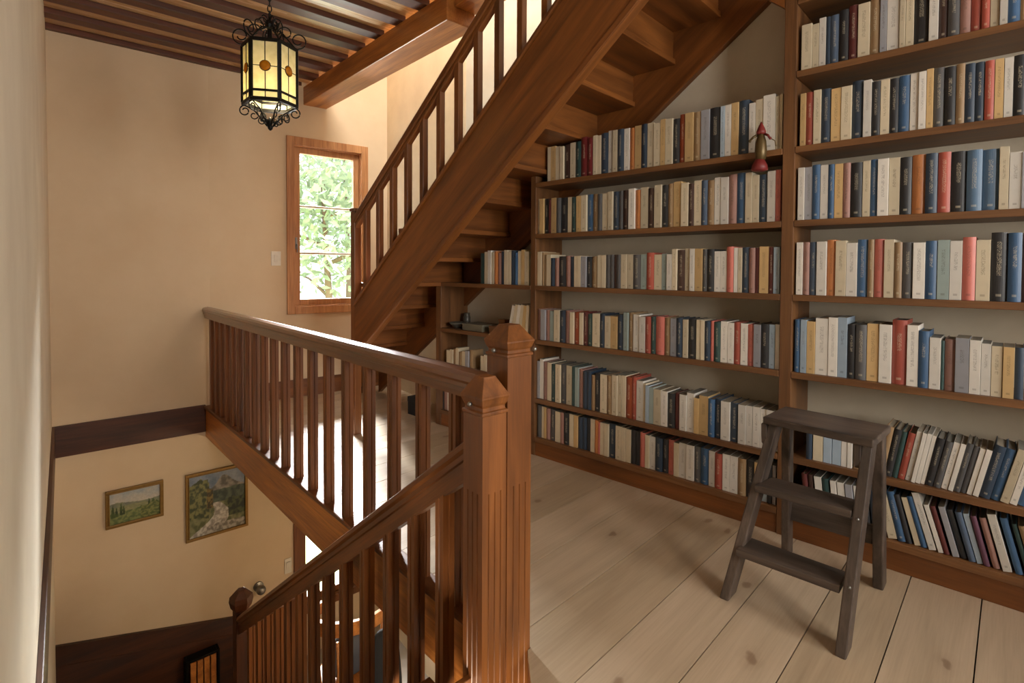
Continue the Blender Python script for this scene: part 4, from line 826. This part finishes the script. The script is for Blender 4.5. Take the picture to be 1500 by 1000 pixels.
small('wooden_box', 'shelf_y', 2.47, 2.43, .6955, (.11, .11, .05), 'low brown wooden box under the stairs, next to the leaning pale books', 'box')
small('small_box', 'shelf_x', 2.49, 2.42, .7465, (.05, .055, .04), 'tiny brown box stacked on the low wooden box under the stairs', 'box')
small('storage_box', 'black', 2.445, 3.29, 0, (.07, .16, .135), 'small black box on the floor under the staircase', 'box')

# ------------------------------------------------------------------ books
AREA = []
NAMES = {'M1': 'first shelf down in the middle bay', 'M2': 'second shelf down in the middle bay', 'M3': 'third shelf down in the middle bay',
         'M4': 'fourth shelf down in the middle bay', 'M5': 'fifth shelf down in the middle bay', 'M6': 'bottom shelf in the middle bay',
         'R1': 'top shelf in the right bay', 'R2': 'second shelf in the right bay', 'R3': 'third shelf in the right bay', 'R4': 'fourth shelf in the right bay',
         'R5': 'fifth shelf in the right bay', 'R6': 'sixth shelf in the right bay', 'R7': 'bottom shelf in the right bay',
         'S1': 'top shelf beneath the stairs', 'S2': 'second shelf beneath the stairs', 'S3': 'third shelf beneath the stairs', 'S4': 'bottom shelf beneath the stairs'}
ORD = ['first', 'second', 'third', 'fourth', 'fifth', 'sixth', 'seventh', 'eighth', 'ninth', 'tenth', 'eleventh', 'twelfth', 'thirteenth', 'fourteenth', 'fifteenth', 'sixteenth', 'seventeenth', 'eighteenth', 'nineteenth', 'twentieth']
TYPES = {}
BK = []
rb = random.Random(11)
for key, (z, txt) in ROWS.items():
    items = [t.split(',') for t in txt.split()]
    words = [BOOKC[i[0]][0] for i in items]; cnt = {}
    tot = {w: words.count(w) for w in words}
    for i, (c, a, b, h, l) in enumerate(items):
        a, b, h, l = float(a), float(b), float(h), float(l); hi_, lo_ = {'M': (2.0755, .7212), 'R': (.6705, -9), 'S': (2.958, 2.1165)}[key[0]]; a, b = min(a, hi_), max(b, lo_); w_ = words[i]; cnt[w_] = cnt.get(w_, 0)+1
        kind = 'book' if BOOKC[c][2] else 'paperback'
        nb = words[i+1] if i+1 < len(words) else words[i-1]
        side = 'left of' if i+1 < len(words) else 'right of'
        lab = ('only %s %s' % (w_, kind) if tot[w_] == 1 else '%s %s %s from the left' % (ORD[cnt[w_]-1], w_, kind)) + ' on the ' + NAMES[key]
        if l > 0: lab = lab.replace(' on the', ', leaning, on the', 1) if len(lab.split()) < 15 else lab
        BK.append(dict(key=key, z=z, c=c, a=a, b=b, h=h, l=l, lab=lab))
for k in BK:
    p = A(2.42, (k['a']+k['b'])/2, k['z']); d2 = (p-Vector((0, 0, 1.12))).length_squared
    cosv = abs(p.x*CP+p.y*SP)/math.hypot(p.x, p.y)
    vis = 1.0
    if k['key'] in ('S3', 'S4'): vis = .3
    if k['key'] in ('R6', 'R7') and k['b'] > .34: vis = .5
    if k['b'] < -.02: vis = .2
    k['area'] = (k['a']-k['b'])*k['h']/d2*cosv*vis
order = sorted(range(len(BK)), key=lambda i: -BK[i]['area']); BIG = set(order[:300])
def book_mesh(w, h, d, hard, cov, pg):
    t = .0022 if hard else .0008; hw = w/2
    if hard:
        bul = min(.006, w*.16)
        n_ = 8
        outl = [(bul*(1-math.sin(PI*i/n_)) , -hw+w*i/n_) for i in range(n_+1)]
        inner = [(p[0]+t*1.3, max(-hw+t, min(hw-t, p[1]))) for p in outl]
    else:
        outl = [(.0006, -hw), (0, -hw+.001), (0, hw-.001), (.0006, hw)]
        inner = [(t, hw*-1+t), (t, -hw+t), (t, hw-t), (t, hw-t)]
    # right board down to fore edge and back on the inside
    full = outl+[(d, hw), (d, hw-t)]+inner[::-1]+[(d, -hw+t), (d, -hw)]
    n = len(full); o = len(cov.v)
    vs0 = [(x, y, 0) for x, y in full]; vs1 = [(x, y, h) for x, y in full]
    cov.add(vs0+vs1, [(i, (i+1) % n, n+(i+1) % n, n+i) for i in range(n)])
    m_ = len(outl)
    # caps as quads: pair the outer and inner chains
    outer = list(range(m_)); inn = [m_+2+(m_-1-i) for i in range(m_)]
    fs = []
    for top in (0, n):
        for i in range(m_-1):
            q = (outer[i]+top, outer[i+1]+top, inn[i+1]+top, inn[i]+top); fs.append(q if top else q[::-1])
        q = (outer[-1]+top, m_+top, m_+1+top, inn[-1]+top); fs.append(q if top else q[::-1])
        q = (outer[0]+top, inn[0]+top, n-2+top, n-1+top); fs.append(q if top else q[::-1])
    cov.f += [tuple(i+o for i in f) for f in fs]; cov.m += [cov.cur]*len(fs)
    e = .0035 if hard else .0004
    pg.box((t*1.6+(.004 if hard else 0), -hw+t, e), (d-(.004 if hard else .0005), hw-t, h-e))
stuff = MB(); smats = ['bk_'+k for k in BOOKC]+['page', 'page2']; sidx = {k: i for i, k in enumerate(smats)}
for i, k in enumerate(BK):
    hard = BOOKC[k['c']][2]; th = math.radians(k['l']); w = (k['a']-k['b'])*math.cos(th)-.0012; h = k['h']
    w = max(w, .008)
    d = rb.uniform(.125, .15) if h < .21 else rb.uniform(.14, .165); n_ = 2.416+rb.uniform(-.003, .006)
    if k['key'] == 'S3': d = .10
    zz = k['z']+abs(math.sin(th))*w/2+.0004
    s_ = (k['a']+k['b'])/2
    pgm = 'page' if rb.random() < .55 else 'page2'
    mt = Matrix.Translation(A(n_, s_, zz)) @ Matrix.Rotation(PH, 4, 'Z') @ Matrix.Rotation(th, 4, 'X')
    if i in BIG:
        cov, pg = MB(), MB(); book_mesh(w, h, d, hard, cov, pg)
        ob = cov.build('book', 'bk_'+k['c'], None); ob.matrix_world = mt
        tag(ob, k['lab'], 'book', 'books on the '+NAMES[k['key']])
        pg.build('pages', pgm, ob)
    else:
        cov, pg = MB(), MB(); book_mesh(w, h, d, hard, cov, pg)
        stuff.cur = sidx['bk_'+k['c']]; stuff.add([mt @ Vector(v) for v in cov.v], cov.f)
        stuff.cur = sidx[pgm]; stuff.add([mt @ Vector(v) for v in pg.v], pg.f)
o = stuff.build('books', None, None, (0, 0, 0), mats=smats)
tag(o, 'narrow and distant books filling the gaps between the larger ones on all shelves', 'books', None, 'stuff')

# ------------------------------------------------------------------ down in the hall
# armchair with a bent crest rail and a jacket over it
CX_, CY_ = 1.72, 3.72
ch_ = Thing('armchair', 'round-backed light wooden armchair in the hall below, glimpsed through the lower balusters', 'chair', (CX_, CY_, -2.35))
def arc(r, a0, a1, z, n=20, zz=0): return [(CX_+math.cos(math.radians(a0+(a1-a0)*i/n))*r, CY_+math.sin(math.radians(a0+(a1-a0)*i/n))*r*.9, z+zz*math.sin(PI*i/n)) for i in range(n+1)]
m = MB()
for ra, za, zb in ((.27, -1.52, -1.44),):
    outer, inner = arc(ra+.018, 100, 350, 0), arc(ra-.018, 100, 350, 0)
    m.loft([[Vector((o_[0], o_[1], za+.06*math.sin(PI*i/20))), Vector((n2[0], n2[1], za+.06*math.sin(PI*i/20))), Vector((n2[0], n2[1], zb+.08*math.sin(PI*i/20))), Vector((o_[0], o_[1], zb+.08*math.sin(PI*i/20)))] for i, (o_, n2) in enumerate(zip(outer, inner))])
ch_.part(m, 'crest_rail', 'beam', .003)
for a in (110, 150, 190, 230, 270, 310, 345):
    x, y = CX_+math.cos(math.radians(a))*.27, CY_+math.sin(math.radians(a))*.245
    m = MB(); m.tube([(x, y, -1.50), (CX_+(x-CX_)*.85, CY_+(y-CY_)*.85, -1.93)], .011, 8); ch_.part(m, 'spindle', 'beam', 0, True)
m = MB(); m.lathe([(.05, -1.965), (.25, -1.965), (.27, -1.95), (.27, -1.93), (.25, -1.915), (.03, -1.92)], (CX_, CY_, 0), 28); ch_.part(m, 'seat', 'beam', 0)
for a in (45, 135, 225, 315):
    x, y = math.cos(math.radians(a)), math.sin(math.radians(a)); m = MB()
    m.tube([(CX_+x*.19, CY_+y*.19, -1.95), (CX_+x*.26, CY_+y*.26, -2.35)], lambda t: .017-.005*t, 10); ch_.part(m, 'leg', 'beam', 0, True)
def drape(name, label, cat, cx, cy, z0, z1, rx, ry, mat, seed, base=None):
    r_ = random.Random(seed); m = MB(); rings = []
    n_ = 18; K = 9
    for k in range(K+1):
        t_ = k/K; z = z0+(z1-z0)*t_; sc = (.55+.45*math.sin(PI*min(1, t_*.9+.08)))
        rings.append([Vector((cx+math.cos(2*PI*i/n_)*rx*sc*(1+.10*math.sin(i*3+seed)+.05*r_.random()), cy+math.sin(2*PI*i/n_)*ry*sc*(1+.10*math.cos(i*2.3+k*.6)), z)) for i in range(n_)])
    m.loft(rings); o = m.build(name, mat, None, (cx, cy, z0), 0, True)
    sd = o.modifiers.new('s', 'SUBSURF'); sd.levels = 1; sd.render_levels = 1
    tag(o, label, cat)
drape('coat', 'black coat heaped up in front of the round-backed chair in the hall', 'coat', 1.80, 3.33, -2.35, -1.40, .13, .06, 'black', 2)
drape('cushion', 'grey-blue cushion standing on the seat of the round-backed chair', 'cushion', 1.74, 3.74, -1.918, -1.60, .17, .10, 'greyc', 5)
drape('bag', 'black cloth bag standing on the landing floor below the foot of the stair handrail', 'bag', A(2.42, 4.13).x, A(2.42, 4.13).y, 0, .36, .05, .05, 'black', 4)
drape('bag', 'dark bag slumped on the hall floor below the landing edge', 'bag', 1.62, 2.95, -2.35, -1.75, .20, .15, 'black', 9)
# wall light above the handrail, and a slatted rack on the panelling
m = MB(); m.lathe([(.03, 0), (.045, .004), (.045, .02), (.02, .03)], (0, 0, 0), 20)
wl = Thing('wall_lamp', 'small round grey metal wall lamp just above the descending handrail', 'wall lamp', (1.372, 4.703, -1.56))
m = MB(); m.loft([[Vector((1.372+math.cos(2*PI*i/20)*r, 4.703-d_, -1.56+math.sin(2*PI*i/20)*r)) for i in range(20)] for r, d_ in ((.04, 0), (.04, .012), (.02, .02), (.012, .05))]); wl.part(m, 'wall_plate', 'steel', 0, False)
m = MB(); m.sphere((1.372, 4.63, -1.56), .038, 14); wl.part(m, 'globe', 'steel', 0, True)
rk = Thing('slatted_rack', 'dark wall rack with brown upright slats on the wood panelling at the stair foot', 'rack', (.935, 4.66, -2.2))
m = MB()
for a, b in (((.82, -2.26), (.838, -1.885)), ((1.037, -2.26), (1.055, -1.885)), ((.838, -1.905), (1.037, -1.885)), ((.838, -2.26), (1.037, -2.24))): m.box((a[0], 4.60, a[1]), (b[0], 4.683, b[1]))
rk.part(m, 'frame', 'iron', .003)
for i in range(4):
    m = MB(); x = .852+i*.046; m.box((x, 4.595, -2.24), (x+.038, 4.61, -1.905)); rk.part(m, 'slat', 'edge', .002)

# ------------------------------------------------------------------ outside
g = MB(); g.box((-8, 4.95, -2.7), (14, 26, -2.6)); tag(g.build('lawn', 'lawn', None), 'pale sunlit lawn outside the tall window', 'lawn', None, 'stuff')
def tree(x, y, z0, h, r, seed, label):
    th = Thing('tree', label, 'tree', (x, y, z0), 'W', 'trees outside the windows'); q = random.Random(seed)
    m = MB(); m.tube([(x, y, z0), (x+.05, y, z0+h*.4), (x-.05, y+.1, z0+h*.8)], lambda t: .12-.08*t, 10)
    for k in range(7):
        a = q.uniform(0, 2*PI); zz = z0+h*q.uniform(.35, .75); m.tube([(x, y, zz), (x+math.cos(a)*r*.4, y+math.sin(a)*r*.4, zz+.35), (x+math.cos(a)*r*.8, y+math.sin(a)*r*.8, zz+.5)], lambda t: .04-.03*t, 6)
    th.part(m, 'trunk', 'bark', 0, True)
    m = MB()
    for k in range(2600):
        a = q.uniform(0, 2*PI); b = math.acos(q.uniform(-1, 1)); rad = r*(q.random()**.45)
        c = Vector((x+math.cos(a)*math.sin(b)*rad, y+math.sin(a)*math.sin(b)*rad, z0+h*.72+math.cos(b)*rad*.9))
        u = Vector((q.uniform(-1, 1), q.uniform(-1, 1), q.uniform(-1, 1))).normalized(); w = u.orthogonal().normalized(); s = q.uniform(.08, .16)
        m.add([c-u*s, c-w*s*.5, c+u*s, c+w*s*.5], [(0, 1, 2, 3)])
    o = th.part(m, 'foliage', 'leaf'); o['kind'] = 'stuff'
tree(4.7, 11.2, -2.595, 7.0, 2.2, 3, 'leafy pale green tree seen through the tall window')
tree(7.6, 16.5, -2.595, 9.2, 2.9, 8, 'larger leafy tree standing further off behind the first, outside the window')

# ------------------------------------------------------------------ light
w = bpy.data.worlds.new('World'); SC.world = w; w.use_nodes = True
bg = w.node_tree.nodes['Background']; bg.inputs['Color'].default_value = (.86, .93, 1, 1); bg.inputs['Strength'].default_value = 2.0
def area(name, loc, to, sx, sy, power, col):
    l = bpy.data.lights.new(name, 'AREA'); l.shape = 'RECTANGLE'; l.size = sx; l.size_y = sy; l.energy = power; l.color = col
    o = bpy.data.objects.new(name, l); COL.objects.link(o); o.location = loc
    o.rotation_euler = (Vector(to)-Vector(loc)).to_track_quat('-Z', 'Y').to_euler(); return o
area('daylight_north', (3.5, 8.2, 4.15), (1.95, 4.7, 1.45), 3.0, 1.3, 4800, (.93, .97, 1))
area('daylight_hall', (2.6, 6.4, -.2), (2.0, 4.7, -1.2), 1.2, 1.2, 400, (1, .97, .92))
area('south_fill', (.75, -2.15, 1.5), (.9, 2, .9), .8, 1.5, 52, (1, .93, .84))  # added fill from behind the camera, through the made-up south openings
area('south_fill', (1.9, -2.15, 1.5), (1.9, 2, 1.0), .9, 1.5, 36, (1, .93, .84))  # second added fill, at the eastern south opening
area('skylight', (1.4, 1.9, 4.95), (1.6, 2.2, 0), 1.6, 2.4, 170, (1, .94, .86))
pl = bpy.data.lights.new('hall_fill', 'POINT'); pl.energy = 22; pl.color = (1, .76, .5); pl.shadow_soft_size = .2  # added warm fill; no lamp hangs in the hall
po = bpy.data.objects.new('hall_fill', pl); COL.objects.link(po); po.location = (1.9, 2.4, -.6)
area('stairwell_fill', (.42, .55, -.75), (.8, 3.6, -.7), .5, .5, 26, (1, .86, .68))  # added warm fill under the camera, without any fixture
SC.view_settings.view_transform = 'Standard'; SC.view_settings.look = 'None'; SC.view_settings.gamma = 1; SC.view_settings.use_curve_mapping = False
SC.view_settings.exposure = 0.8
SC.cycles.use_denoising = True
SC.cycles.max_bounces = 10; SC.cycles.diffuse_bounces = 6
